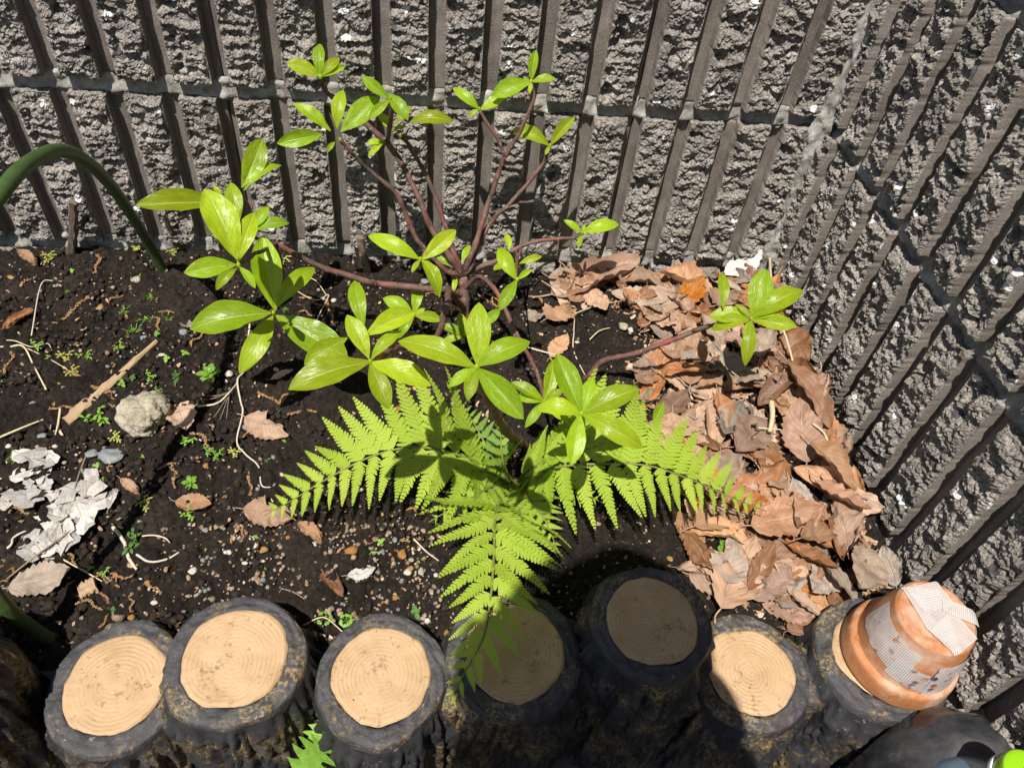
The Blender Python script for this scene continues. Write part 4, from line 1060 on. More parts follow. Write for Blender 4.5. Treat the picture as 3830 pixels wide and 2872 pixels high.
# single leaves out on the soil
SOILLEAF = [(('m4', 1120, 900), ('m4', 1190, 1160), 10, 'tan', 'broad pinkish-tan dead leaf leaning on the rough grey rock'),
            (('m4', 1120, 1580), ('m4', 1350, 1600), 0, 'tan', 'pinkish-tan dead leaf on soil with a seedling at its tip'),
            (('m4', 1570, 1050), ('m4', 1840, 1165), 5, 'tan', 'pale leaf scrap with ragged edges on the soil left of the fern'),
            (('b1', 60, 520), ('b1', 480, 420), 2, 'grey', 'large toothed grey dead leaf half in shade above the hose end'),
            (('b1', 1560, 30), ('b1', 1890, 50), 5, 'tan', 'torn pinkish dead leaf below the tip of the fern frond'),
            (('m4', 20, 480), ('m4', 220, 370), 6, 'brown', 'rolled dark brown dead leaf on bare soil beside the hose'),
            (('m4', 130, 20), ('m4', 250, 70), 8, 'tan', 'small pinkish leaf at the foot of the back wall by the hose'),
            (('b1', 2050, 400), ('b1', 2190, 590), 6, 'brown', 'rolled brown leaf between the tall log and the gap log'),
            (('m4', 700, 1640), ('m4', 740, 1480), 4, 'white', 'pale curled leaf strip beside the white scraps'),
            (('m4', 1140, 430), ('m4', 1280, 510), 3, 'grey', 'small grey-tan leaf sliver beside the hose shadow'),
            (('m4', 1720, 790), ('m4', 1880, 760), 3, 'tan', 'narrow pale leaf sliver under the big whorl'),
            (('b2', 60, 440), ('b2', 240, 400), 7, 'white', 'crumpled whitish leaf scrap behind the gap between logs'),
            (('b1', 1900, 130), ('b1', 2080, 240), 8, 'tan', 'pinkish crumpled leaf beside the end of the left frond'),
            (('b3', 70, 60), ('b3', 380, 60), 10, 'tan', 'pale tan leaf under the tip of the long frond'),
            (('m4', 780, 1450), ('m4', 900, 1530), 8, 'tan', 'crinkled tan leaf scrap beside the pale curled strip')]
for a, b, i, colr, lab in SOILLEAF:
    pa, pb = onsoil(*vw(*a), .004), onsoil(*vw(*b), .004); d = pb - pa; L = np.linalg.norm(d[:2])
    put_dead((pa + pb) / 2, math.atan2(d[1], d[0]), L * 1.02, i, colr, rs, lab, None, tilt=.10)
# white bleached scraps
scr = []
for (cx, cy, sx, sy, n) in [(60, 1045, 42, 34, 10), (150, 1090, 55, 50, 20), (110, 1175, 50, 25, 12), (90, 990, 50, 8, 4), (1690, 1070, 26, 16, 5)]:
    for _ in range(n): scr.append((cx + rs.uniform(-sx, sx), cy + rs.uniform(-sy, sy)))
for (x, y) in scr:
    p = onsoil(x, y, .003 + rs.uniform(0, .006)); key = ('scrap', rs.randint(6))
    if key not in MESHES:
        k = key[1]; n = 13; a = np.linspace(0, 2 * math.pi, n, endpoint=False); r = 1 + .45 * vnoise(np.cos(a) * 2 + k * 3, np.sin(a) * 2, 70 + k)
        ring = np.stack([np.cos(a) * r * 1.3, np.sin(a) * r * .8, .14 * fbm(np.cos(a) * 2 + k, np.sin(a) * 2, 2, k)], 1)
        V = np.vstack([ring, ring * .5 + [0, 0, .10 * (k % 3 - 1)], [[0, 0, .08]]]); 
        F = [[i, (i + 1) % n, n + (i + 1) % n, n + i] for i in range(n)] + [[n + i, n + (i + 1) % n, 2 * n] for i in range(n)]
        MESHES[key] = mesh_np('leaf_scrap', V, F, DEAD['white'], np.stack([V[:, 0] * .3 + .7, V[:, 1] * .3 + .5], 1), smooth=False)
    X, Y, Z = rot_rand(rs, .20); s = rs.uniform(.005, .0125)
    tag(link('leaf_scrap', MESHES[key], None, basis(p, X, Y, Z, (s, s, s))), 'white bleached leaf scrap lying among others on the soil', 'leaf scrap', 'white bleached leaf scraps')

# ================================================================== loose stuff of the bed
def scatter_mesh(name, n, fn, base, mat, seed, label, cat, flat=True):
    r = np.random.RandomState(seed); BV, BF = base; Vs = []; k = len(BV); N_pts = fn(r, n)
    for (p, s) in N_pts:
        X, Y, Z = rot_rand(r, .5); v = BV * s * np.array([1, r.uniform(.6, 1), r.uniform(.5, .9)])
        v = v * (1 + r.normal(size=(k, 1)) * .16)
        Vs.append(p + v[:, :1] * X + v[:, 1:2] * Y + v[:, 2:3] * Z)
    m = len(Vs); F = (BF[None] + (np.arange(m) * k)[:, None, None]).reshape(-1, 3)
    o = link(name, mesh_np(name, np.vstack(Vs), F, mat, smooth=not flat)); tag(o, label, cat, kind='stuff'); return o
SOILP = np.array([atz(x, y, -.015)[:2] for x, y in [(-60, 505), (1690, 545), (1800, 900), (1960, 1260), (1800, 1480), (-60, 1480)]])
def soil_pts(zo, smin, smax, pw=2.0, poly=SOILP):
    def fn(r, n):
        out = []; lo, hi = poly.min(0), poly.max(0)
        while len(out) < n:
            p = r.uniform(lo, hi)
            if not inpoly(p[0], p[1], poly) or p[1] < -.462 or p[1] > -.004 or p[0] > -.006: continue
            s = smin + (smax - smin) * r.rand() ** pw
            out.append((np.array([p[0], p[1], float(terrain(p[0], p[1])) + zo + s * .3]), s))
        return out
    return fn
def m_pebble(name, stops):
    N = NT(name); c = N.co(); n1 = N.vor(c, 140); sc = N.n('SeparateColor'); N.t.links.new(n1.outputs['Color'], sc.inputs[0])
    col = N.ramp(sc.outputs[0], stops, 'CONSTANT'); n2 = N.noise(c, 600, 4, .7)
    col = N.mix(col, N.ramp(n2.outputs[0], [(.3, .6), (.7, 1.25)]), .7, 'MULTIPLY')
    return N.fin(col, .8, N.bump(n2.outputs[0], .5, .0006), .3)
M_PEB = m_pebble('mixed_pebbles', [(0, (.20, .13, .08)), (.28, (.30, .22, .15)), (.46, (.16, .15, .15)), (.60, (.30, .24, .18)), (.74, (.22, .12, .06)), (.86, (.18, .175, .17)), (.96, (.50, .46, .40))])
N_ = NT('soil_crumb'); c_ = N_.co(); n_ = N_.noise(c_, 300, 5, .7)
M_CRUMB = N_.fin(N_.ramp(n_.outputs[0], [(.3, (.012, .009, .007)), (.55, (.032, .024, .018)), (.8, (.075, .056, .042))]), .95, N_.bump(n_.outputs[0], .8, .001), .15)
scatter_mesh('soil_crumbs', 9000, soil_pts(-.0005, .0010, .0046, 2.4), ico(1), M_CRUMB, 3, 'dark crumbs of loose soil covering the bed', 'soil')
scatter_mesh('fine_gravel', 2600, soil_pts(.0008, .0006, .0026, 3.0), ico(1), M_PEB, 4, 'fine mixed gravel sprinkled over the dark soil', 'gravel')
FRONT = np.array([atz(x, y, -.015)[:2] for x, y in [(330, 1130), (930, 1130), (960, 1330), (700, 1380), (400, 1300)]])
scatter_mesh('fine_gravel', 700, soil_pts(.0008, .0010, .0030, 2.2, FRONT), ico(1), M_PEB, 5, 'fine mixed gravel gathered behind the log edging', 'gravel')
# leaf crumbs between the drifted leaves
def frag_base():
    V = np.array([[-1, -.4, 0], [-.2, -.75, .15], [.9, -.3, .05], [.7, .5, .2], [-.3, .7, 0], [-.9, .3, .2]]); return V, np.array([[0, 1, 2], [0, 2, 3], [0, 3, 4], [0, 4, 5]])
def m_frag():
    N = NT('leaf_crumbs'); c = N.co(); v = N.vor(c, 190); sc = N.n('SeparateColor'); N.t.links.new(v.outputs['Color'], sc.inputs[0])
    return N.fin(N.ramp(sc.outputs[0], [(0, (.10, .055, .03)), (.4, (.26, .15, .085)), (.7, (.36, .23, .14)), (.95, (.45, .35, .26))]), .7, None, .25)
M_FRAG = m_frag()
scatter_mesh('leaf_crumbs', 2600, soil_pts(.002, .0014, .0060, 1.8, LITP), frag_base(), M_FRAG, 6, 'broken crumbs of dead leaf between the drifted leaves', 'leaf litter')
scatter_mesh('leaf_crumbs', 1700, soil_pts(.0015, .0010, .0030, 2.2), frag_base(), M_FRAG, 8, 'tiny flecks of leaf and husk scattered on the soil', 'leaf litter')

# ================================================================== stones that stand out
def m_stone(name, a, b, c2, sc_=60):
    N = NT(name); c = N.co(); n1 = N.noise(c, sc_, 6, .7); n2 = N.noise(c, sc_ * 6, 5, .7)
    col = N.ramp(n1.outputs[0], [(.3, a), (.55, b), (.78, c2)]); col = N.mix(col, N.ramp(n2.outputs[0], [(.3, .6), (.7, 1.25)]), .7, 'MULTIPLY')
    return N.fin(col, .9, N.bump(N.math('ADD', n1.outputs[0], N.math('MULTIPLY', n2.outputs[0], .5)), .9, .002), .25)
MST = {'grit': m_stone('gritty_rock', (.16, .135, .09), (.42, .37, .28), (.62, .58, .48), 110), 'slate': m_stone('blue_grey_stone', (.15, .16, .165), (.24, .25, .25), (.36, .36, .34)),
       'ochre': m_stone('ochre_stone', (.22, .12, .04), (.36, .22, .08), (.44, .33, .20)), 'pale': m_stone('pale_stone', (.40, .34, .27), (.54, .49, .42), (.66, .62, .56)), 'rust': m_stone('rusty_stone', (.20, .09, .03), (.33, .16, .05), (.40, .24, .12))}
def stone(win, x, y, wpx, hpx, kind, seed, label, flat=.6, name='stone', rough=.22, group=None, lift=0):
    vx, vy = vw(win, x, y); s = WIN[win][2]; p = onsoil(vx, vy, .001 + lift); mpp = depth_of(p) / 1697.0
    rx, ry = wpx * s * mpp / 2, hpx * s * mpp / 2
    V, F = stone_np(seed, 4 if wpx > 150 else 2, rough, flat); rot = (seed * 37 % 100) / 100 * .5 - .25
    V = V / np.abs(V[:, :2]).max(0).mean(); V = V * np.array([rx, ry, (rx + ry) / 2 * .9])
    V = np.stack([V[:, 0] * math.cos(rot) - V[:, 1] * math.sin(rot), V[:, 0] * math.sin(rot) + V[:, 1] * math.cos(rot), V[:, 2]], 1)
    V[:, 2] -= V[:, 2].min() + .25 * (V[:, 2].max() - V[:, 2].min())
    o = link(name, mesh_np(name, V, F, MST[kind], smooth=(wpx <= 150 and kind != 'slate'))); o.location = tuple(p); return tag(o, label, 'stone' if name != 'rock' else 'rock', group)
def rough_rock():
    vx, vy = vw('m4', 925, 1050); p = onsoil(vx, vy, 0); mpp = depth_of(p) / 1697.0 * .3394
    V, F = ico(5); V = V.copy(); n = V.copy()
    V *= (1 + .16 * fbm(n[:, 0] * 1.6 + n[:, 2] * 1.1, n[:, 1] * 1.6 - n[:, 2], 3, 5) + .10 * (crumbs(n[:, 0] * 4 + n[:, 2] * 3 + 9, n[:, 1] * 4 + n[:, 2] * 2, 6) - .4) + .09 * (crumbs(n[:, 0] * 9 + n[:, 2] * 5 + 9, n[:, 1] * 9, 7) - .4) + np.random.RandomState(4).uniform(-.035, .035, len(n)))[:, None]
    V[:, 0] *= 155 * mpp; V[:, 1] *= 150 * mpp * 1.05; V[:, 2] *= 110 * mpp
    V[:, 0] += .18 * V[:, 1] * (V[:, 1] > 0); V[:, 2] += 60 * mpp
    o = link('rock', mesh_np('rock', V, F, MST['grit'], smooth=False)); o.location = tuple(p)
    tag(o, 'rough gritty cream-grey rock lying on the soil beside a pinkish leaf', 'rock')
rough_rock()
stone('m4', 700, 1292, 190, 110, 'slate', 31, 'large angular blue-grey stone below the rough rock', .45)
stone('m4', 590, 1275, 90, 70, 'slate', 32, 'grey stone touching the large angular blue-grey stone', .5)
stone('m4', 640, 345, 42, 52, 'ochre', 33, 'bright orange-yellow pebble on bare soil beside the hose', .7)
ST = [('m4', 215, 960, 56, 40, 'slate'), ('m4', 275, 1162, 70, 36, 'slate'), ('m4', 918, 538, 46, 44, 'slate'), ('m4', 1170, 505, 60, 44, 'slate'), ('m4', 1455, 772, 56, 60, 'pale'),
      ('m4', 1760, 742, 40, 36, 'pale'), ('m4', 55, 1225, 44, 34, 'pale'), ('m4', 350, 1225, 40, 28, 'pale'), ('m4', 290, 1360, 70, 56, 'grit'), ('m4', 1730, 1300, 60, 46, 'slate'),
      ('m4', 1570, 1110, 54, 56, 'slate'), ('m4', 360, 958, 40, 34, 'ochre'), ('m4', 1030, 645, 46, 22, 'pale'), ('m4', 2055, 290, 36, 28, 'pale'), ('m4', 2125, 300, 40, 30, 'pale'),
      ('m4', 870, 170, 60, 56, 'grit'), ('m4', 925, 75, 30, 30, 'grit'), ('m4', 1080, 245, 36, 26, 'rust'), ('m4', 1230, 300, 38, 30, 'ochre'), ('m4', 75, 155, 50, 36, 'ochre'),
      ('m4', 1640, 1500, 36, 30, 'slate'), ('m4', 1310, 1350, 36, 40, 'rust'), ('b1', 1865, 340, 44, 46, 'pale'), ('b1', 1912, 336, 38, 48, 'ochre'), ('b1', 1230, 410, 62, 50, 'pale'), ('b1', 1680, 276, 60, 44, 'ochre'),
      ('b1', 1560, 356, 40, 28, 'pale'), ('b1', 1462, 290, 42, 30, 'pale'), ('b1', 1790, 548, 40, 44, 'ochre'), ('b1', 985, 610, 54, 34, 'pale'), ('b1', 1915, 262, 38, 30, 'rust'), ('b1', 1830, 195, 36, 34, 'rust'),
      ('b1', 770, 130, 30, 16, 'pale'), ('b1', 838, 705, 50, 36, 'rust'), ('b1', 1310, 150, 36, 40, 'slate'), ('b1', 890, 100, 40, 46, 'grit'), ('b1', 1550, 478, 28, 24, 'pale'), ('b1', 940, 480, 40, 30, 'ochre'), ('b1', 955, 735, 40, 36, 'grit'),
      ('b2', 80, 278, 84, 66, 'rust'), ('b2', 410, 302, 66, 70, 'rust'), ('b2', 460, 390, 44, 36, 'ochre'), ('b2', 440, 415, 60, 40, 'pale'), ('b2', 530, 415, 46, 60, 'grit'), ('b2', 360, 210, 40, 40, 'slate'), ('b2', 515, 268, 22, 30, 'pale'),
      ('b2', 620, 430, 34, 34, 'pale'), ('b2', 595, 540, 30, 40, 'grit'), ('b2', 365, 575, 40, 40, 'rust'), ('b2', 410, 210, 34, 28, 'rust'), ('b2', 690, 800, 36, 40, 'rust'), ('b2', 465, 335, 40, 30, 'grit'),
      ('m5', 550, 180, 54, 36, 'slate'), ('m5', 1810, 465, 64, 70, 'grit'), ('m5', 1860, 490, 44, 44, 'pale'), ('m5', 1200, 735, 26, 26, 'pale'), ('m5', 560, 470, 26, 26, 'pale'), ('m5', 385, 990, 60, 40, 'rust'), ('m5', 450, 865, 34, 26, 'ochre'), ('m5', 1520, 565, 34, 22, 'pale'), ('b3', 180, 505, 36, 34, 'pale'), ('b2', 2110, 330, 40, 40, 'ochre')]
SL = {'slate': 'small blue-grey pebble on the dark soil', 'pale': 'small whitish pebble on the dark soil', 'ochre': 'small ochre yellow pebble on the dark soil', 'rust': 'small rusty brown pebble on the dark soil', 'grit': 'small gritty grey-brown pebble on the dark soil'}
for q, (w_, x, y, a, b, kd) in enumerate(ST): stone(w_, x, y, a * 1.05, b * 1.05, kd, 50 + q, SL[kd], .75, name='pebble', rough=.15, group='pebbles lying on the soil')
# two acorn cups and a chip of wood, a split stick
def acorn_cup(win, x, y, rpx, tilt, label):
    p = onsoil(*vw(win, x, y), .004); s = rpx * WIN[win][2] * depth_of(p) / 1697.0
    V, F = lathe(smooth_prof([(.02, .0), (.5, .06), (.9, .4), (1.0, .85), (.95, 1.0), (.84, .95), (.7, .55), (.3, .3), (.02, .27)], 24), 28, .03, int(x)); V = V * s
    N = NT('acorn_cup'); c = N.co(); v = N.vor(c, 900); M = N.fin(N.ramp(v.outputs['Distance'], [(.0, (.36, .28, .19)), (.6, (.17, .125, .08))]), .8, N.bump(v.outputs['Distance'], .8, -.0006))
    z = nrm(tilt); xx = nrm(np.cross([0, 1, 0.3], z)); o = link('acorn_cup', mesh_np('acorn_cup', V, F[:, ::-1], M), None, basis(p, xx, np.cross(z, xx), z)); tag(o, label, 'acorn cup')
acorn_cup('b1', 712, 776, 34, (-.5, .3, -.5), 'round grey acorn cup resting behind the low log rim')
acorn_cup('b1', 745, 728, 42, (.2, .9, .45), 'open acorn cup lying on its side behind the low log')
def m_wood(name, a, b):
    N = NT(name); c = N.co(scale=(1, 14, 14)); n1 = N.noise(c, 60, 4, .6); n2 = N.noise(N.co(), 400, 4)
    col = N.ramp(n1.outputs[0], [(.3, a), (.7, b)]); return N.fin(col, .85, N.bump(N.math('ADD', n1.outputs[0], n2.outputs[0]), .5, .0008), .2)
M_WOOD, M_GREYW = m_wood('split_wood', (.26, .175, .095), (.44, .32, .20)), m_wood('weathered_wood', (.10, .075, .055), (.24, .19, .14))
def plank(A, B, w0, w1, th, mat, name, label, cat, seed, n=40, up=None):
    """rough split piece from A to B (object x runs along it)"""
    A, B = np.asarray(A, float), np.asarray(B, float); L = np.linalg.norm(B - A); x = (B - A) / L
    z = np.array([0, 0, 1.0]) if up is None else np.asarray(up, float); z = nrm(z - x * (x @ z)); y = np.cross(z, x); t = np.linspace(0, 1, n)
    ring = [(-.5, -.5), (-.5, .3), (-.32, .5), (.3, .5), (.5, .25), (.5, -.5)]; V = []
    for i in range(n):
        wd = w0 + (w1 - w0) * t[i]; wob = .16 * vnoise(t[i] * 9 + seed, 0.0, seed); 
        for k, (a, b) in enumerate(ring):
            j = .13 * float(vnoise(t[i] * 14 + k * 3.1, seed * 1.0, seed + k)); V.append((t[i] * L + (i in (0, n - 1)) * .25 * wd * a, (a + j + wob * .4) * wd, (b + j * .6) * th))
    V = np.array(V); F = grid_faces(6, n, True).tolist() + [[5, 4, 3, 2, 1, 0], [6 * (n - 1) + k for k in range(6)]]
    o = link(name, mesh_np(name, V, F, mat, smooth=False), None, basis(A, x, y, z)); tag(o, label, cat); return o
plank(onsoil(*vw('m4', 425, 1070), .003), onsoil(*vw('m4', 1000, 560), .003), .0125, .0035, .006, M_WOOD, 'wood_splinter', 'long tapering splinter of tan wood lying on the soil', 'splinter', 3)
plank(onsoil(*vw('b1', 505, 545), .004), onsoil(*vw('b1', 605, 485), .004), .0125, .0125, .004, M_WOOD, 'wood_chip', 'small square chip of grooved tan wood above the low log', 'wood chip', 5, 16)
plank(onsoil(155, 556, -.008), aty(158, 436, -.020), .0085, .0070, .0055, M_GREYW, 'wooden_stake', 'grey splintered stake standing at the wall nearest the hose', 'stake', 7, 40, (0, -1, .2))
plank(onsoil(392, 548, -.008), aty(352, 462, -.013), .0065, .0035, .0045, M_GREYW, 'wooden_stake', 'thin leaning sliver of grey stake in a wall groove', 'stake', 9, 30, (0, -1, .2))
plank(onsoil(795, 600, -.008), aty(778, 512, -.022), .0090, .0070, .006, M_GREYW, 'wooden_stake', 'short brown stake at the wall behind the long low branch', 'stake', 11, 36, (0, -1, .2))

# ================================================================== catkins, stalks and roots
def m_flat(name, col, col2, rough=.7):
    N = NT(name); n = N.noise(N.co(), 300, 4, .7); return N.fin(N.ramp(n.outputs[0], [(.3, col), (.7, col2)]), rough, None, .25)
M_CATKIN, M_STRAW, M_ROOT, M_TWIG = m_flat('catkin', (.24, .125, .05), (.44, .27, .13)), m_flat('straw', (.42, .33, .20), (.60, .50, .34)), m_flat('root', (.42, .34, .26), (.60, .53, .44)), m_flat('twig', (.15, .10, .07), (.30, .22, .16))
CAT = [('m4', 610, 0, 600, 110), ('m4', 130, 230, 245, 120), ('m4', 400, 420, 540, 280), ('m4', 690, 310, 780, 270), ('m4', 980, 375, 1100, 370), ('m4', 975, 395, 1000, 480), ('m4', 65, 620, 40, 750), ('m4', 250, 990, 480, 970),
       ('m4', 480, 970, 620, 950), ('m4', 560, 830, 700, 900), ('m4', 700, 960, 760, 1080), ('m4', 1220, 590, 1280, 510), ('m4', 1640, 880, 1780, 940), ('m4', 1780, 940, 1900, 880), ('m4', 1830, 1020, 2000, 1000), ('m4', 1910, 280, 2030, 330),
       ('m4', 1900, 370, 2000, 390), ('m4', 2080, 290, 2130, 440), ('m4', 1220, 1140, 1340, 1250), ('m4', 1000, 1370, 1110, 1330), ('m4', 1085, 1360, 1100, 1480), ('m4', 680, 1300, 700, 1380), ('m4', 1580, 1390, 1610, 1520), ('m4', 1550, 1160, 1680, 1130),
       ('b1', 0, 380, 120, 330), ('b1', 20, 20, 200, 50), ('b1', 240, 210, 340, 290), ('b1', 300, 330, 310, 480), ('b1', 400, 300, 480, 370), ('b1', 640, 540, 690, 600), ('b1', 680, 480, 830, 450), ('b1', 700, 420, 760, 500), ('b1', 920, 480, 1030, 530),
       ('b1', 490, 610, 640, 650), ('b1', 690, 680, 640, 760), ('b1', 822, 580, 822, 660), ('b1', 1500, 100, 1480, 220), ('b1', 1545, 120, 1550, 210), ('b1', 610, 440, 680, 480), ('b1', 20, 330, 90, 400), ('b1', 60, 440, 0, 470),
       ('m5', 930, 250, 1010, 330), ('m5', 890, 260, 960, 300), ('m5', 1220, 270, 1330, 340), ('m5', 1000, 280, 1040, 330), ('m5', 560, 255, 660, 270), ('b2', 430, 20, 540, 40), ('b2', 480, 5, 560, 15), ('m4', 530, 830, 470, 780), ('m4', 430, 740, 520, 800), ('m4', 650, 870, 720, 930)]
def catkin_proto(seed):
    r = np.random.RandomState(seed); C = catmull([(0, 0, 0), (.33, r.normal() * .12, .02), (.66, r.normal() * .12, .0), (1, r.normal() * .06, .0)], 26); parts = [tube_np(C, .018, 5)]
    BV, BF = ico(1)
    for i in range(70):
        t = r.rand(); k = int(t * 25); a = r.uniform(0, 2 * math.pi); rad = r.uniform(.02, .075)
        parts.append((C[k] + np.array([r.normal() * .02, math.cos(a) * rad, abs(math.sin(a)) * rad]) + BV * r.uniform(.014, .034) * (1 + .3 * r.normal(size=(len(BV), 1))), BF.tolist()))
    V, F = merge(parts); return mesh_np('catkin', V, F, M_CATKIN, smooth=False)
CP = [catkin_proto(s) for s in range(5)]
for q, (w_, x1, y1, x2, y2) in enumerate(CAT):
    a, b = onsoil(*vw(w_, x1, y1), .0025), onsoil(*vw(w_, x2, y2), .0025); x = b - a; L = np.linalg.norm(x); x /= L; z = nrm(np.array([0, 0, 1.0]) - x * x[2]); k = .010 + L * .45
    o = link('catkin', CP[q % 5], None, basis(a, x, np.cross(z, x), z, (L * 1.1, k, k))); tag(o, 'crumbly orange-brown fallen catkin on the dark soil', 'catkin', 'fallen catkins on the soil')
def strand(pts, r0, r1, mat, name, label, cat, lift=.0025):
    P = [onsoil(*vw(w_, x, y), lift + dz) for w_, x, y, dz in [(p + (0,))[:4] for p in pts]]; C = catmull(P, max(16, 9 * len(P))); o0 = C[0].copy()
    V, F = tube_np(C - o0, np.linspace(r0, r1, len(C)), 6, .15, len(pts)); o = link(name, mesh_np(name, V, F, mat)); o.location = tuple(o0); tag(o, label, cat); return o
strand([('m4', -20, 592), ('m4', 60, 590), ('m4', 150, 590, .003), ('m4', 220, 720), ('m4', 295, 862)], .0011, .0008, M_STRAW, 'straw', 'bent pale straw with a sharp elbow on the soil by the hose', 'straw')
strand([('m4', -20, 550), ('m4', 90, 552, .004), ('m4', 200, 590, .004), ('m4', 300, 570), ('m4', 330, 612)], .0006, .0004, M_ROOT, 'dry_stalk', 'thin wavy pale stalk curling at its end beside the bent straw', 'stalk')
strand([('m4', 150, 590), ('m4', 300, 660), ('m4', 430, 735)], .0006, .0004, M_STRAW, 'dry_stalk', 'fine straight stalk running from the bent straw to yellow seedlings', 'stalk')
strand([('m4', 1590, 440), ('m4', 1560, 720), ('m4', 1512, 800, .002), ('m4', 1530, 930), ('m4', 1545, 1010, .003), ('m4', 1508, 1190), ('m4', 1560, 1270, .003), ('m4', 1645, 1350), ('m4', 1665, 1470, .002), ('m4', 1730, 1485)], .0011, .0006, M_ROOT, 'dry_stalk', 'long winding pale stalk hanging down the soil left of the fern', 'stalk')
strand([('m4', -10, 1170), ('m4', 130, 1110, .003), ('m4', 278, 1052)], .0011, .0008, M_STRAW, 'straw', 'straight pale straw slanting over the soil above the white scraps', 'straw')
strand([('m4', 385, 980), ('m4', 370, 1080, .003), ('m4', 352, 1150)], .0013, .0007, M_STRAW, 'straw', 'short flat straw below the end of the wood splinter', 'straw')
strand([('m4', 1260, 970), ('m4', 1380, 950, .003), ('m4', 1460, 880, .004), ('m4', 1510, 820)], .0010, .0007, M_ROOT, 'dry_stalk', 'forked pale dry stalk near the leaf on the rock', 'stalk')
for e_ in [(1310, 905), (1300, 930), (1360, 1040), (1400, 1050), (1440, 1050)]: strand([('m4', 1460, 880), ('m4', (1460 + e_[0]) / 2, (880 + e_[1]) / 2 + 8, .004), ('m4', *e_)], .0005, .0003, M_TWIG, 'dry_stalk', 'hair-thin stalk fanning from the forked dry stalk', 'stalk')['group'] = 'fan of thin dry stalks'
strand([('m4', 1760, 150), ('m4', 1990, 290, .004), ('m4', 2090, 260, .005), ('m4', 2040, 370, .003), ('m4', 2000, 460)], .0006, .0005, M_STRAW, 'straw', 'angular pale straw lying between two whorls of the shrub', 'straw')
strand([('m4', 1980, 155), ('m4', 2020, 180, .005), ('m4', 2080, 265)], .0007, .0005, M_STRAW, 'straw', 'short white straw above the angular pale straw', 'straw')
strand([('b1', 630, 28), ('b1', 420, 170, .006), ('b1', 200, 330, .006), ('b1', 45, 455)], .0009, .0007, M_TWIG, 'dry_stalk', 'straight dark-edged stalk lying across the white scraps', 'stalk')
strand([('m4', 545, 1290), ('m4', 490, 1440, .006), ('m4', 440, 1640)], .0008, .0006, M_TWIG, 'dry_stalk', 'thin stalk dropping over the white scraps from the angular stone', 'stalk')
strand([('b1', 720, 125), ('b1', 790, 220, .003), ('b1', 820, 320), ('b1', 870, 395)], .0017, .0012, M_ROOT, 'dry_root', 'thick pale root running past the dark seedling', 'root')
strand([('b1', 905, 182), ('b1', 980, 178, .004), ('b1', 1050, 195, .004), ('b1', 1082, 225)], .0008, .0006, M_ROOT, 'dry_root', 'thin arched pale root right of the dark seedling', 'root')
strand([('b1', 870, 300), ('b1', 950, 345, .002), ('b1', 1060, 330), ('b1', 1140, 285)], .0011, .0007, M_ROOT, 'dry_root', 'pale root curving below the dark seedling', 'root')
strand([('b1', 0, 290), ('b1', 70, 240, .003), ('b1', 90, 190), ('b1', 200, 130)], .0012, .0008, M_ROOT, 'dry_root', 'pale branching root beside the white scraps', 'root')
strand([('b1', 400, 330), ('b1', 490, 380, .003), ('b1', 580, 430), ('b1', 650, 470)], .0007, .0005, M_STRAW, 'dry_stalk', 'fine stalk running to the square wood chip', 'stalk')
strand([('m5', 1505, 380), ('m5', 1500, 500, .004), ('m5', 1500, 620, .003), ('m5', 1580, 790)], .0007, .0006, M_STRAW, 'straw', 'pale straw standing bent between shrub and leaf drift', 'straw')
strand([('m5', 1505, 380, .006), ('m5', 1640, 330, .006), ('m5', 1800, 300)], .0007, .0005, M_STRAW, 'straw', 'pale straw joined at a sharp angle above the standing one', 'straw')
strand([('m5', 1790, 160, .010), ('m5', 1950, 180, .010), ('m5', 2100, 230, .010), ('m5', 2230, 270, .010)], .0020, .0012, M_TWIG, 'dry_twig', 'grey dry twig lying over the leaves at the back wall', 'twig')
strand([('m5', 1600, 545), ('m5', 1660, 490, .004), ('m5', 1730, 470)], .0008, .0006, M_STRAW, 'straw', 'small hooked straw beside the gritty pebble', 'straw')
strand([('m5', 1210, 595), ('m5', 1300, 620, .003), ('m5', 1400, 645)], .0011, .0008, M_ROOT, 'dry_stalk', 'short pale stalk right of the big whorl', 'stalk')
strand([('m6', 590, -20, .020), ('m6', 600, 120, .030), ('m6', 620, 300, .030), ('m6', 700, 540, .026), ('m6', 740, 680, .022)], .0015, .0011, M_STRAW, 'straw', 'long pale straw standing in the corner of the two walls', 'straw')
strand([('m6', 605, 940, .020), ('m6', 612, 1030, .022), ('m6', 595, 1130, .020)], .0030, .0022, M_STRAW, 'straw', 'short broad cream straw on the leaf drift', 'straw')
strand([('m6', 520, 1105, .020), ('m6', 640, 1115, .020), ('m6', 755, 1125, .020)], .0007, .0005, M_STRAW, 'straw', 'thin cream straw crossing the broad one', 'straw')
strand([('m6', 870, 1080, .028), ('m6', 940, 1140, .030), ('m6', 975, 1230, .028)], .0012, .0009, M_STRAW, 'straw', 'curved cream straw at the foot of the side wall', 'straw')
strand([('b1', 1790, 515), ('b1', 1870, 540, .003), ('b1', 1950, 590)], .0006, .0005, M_TWIG, 'dry_stalk', 'thin reddish stalk behind the tall log', 'stalk')
strand([('b2', 480, 200), ('b2', 560, 280, .003), ('b2', 640, 340)], .0008, .0006, M_ROOT, 'dry_stalk', 'pale stalk beside the front frond', 'stalk')
strand([('b1', 1930, 750), ('b1', 2060, 700, .003), ('b1', 2180, 790)], .0006, .0005, M_STRAW, 'dry_stalk', 'fine pale stalk beside the seedlings between two logs', 'stalk')
strand([('m4', 200, 520, .002), ('m4', 260, 200, .004), ('m4', 340, 168)], .0007, .0006, M_ROOT, 'dry_stalk', 'hooked white stalk on bare soil beside the hose foot', 'stalk')

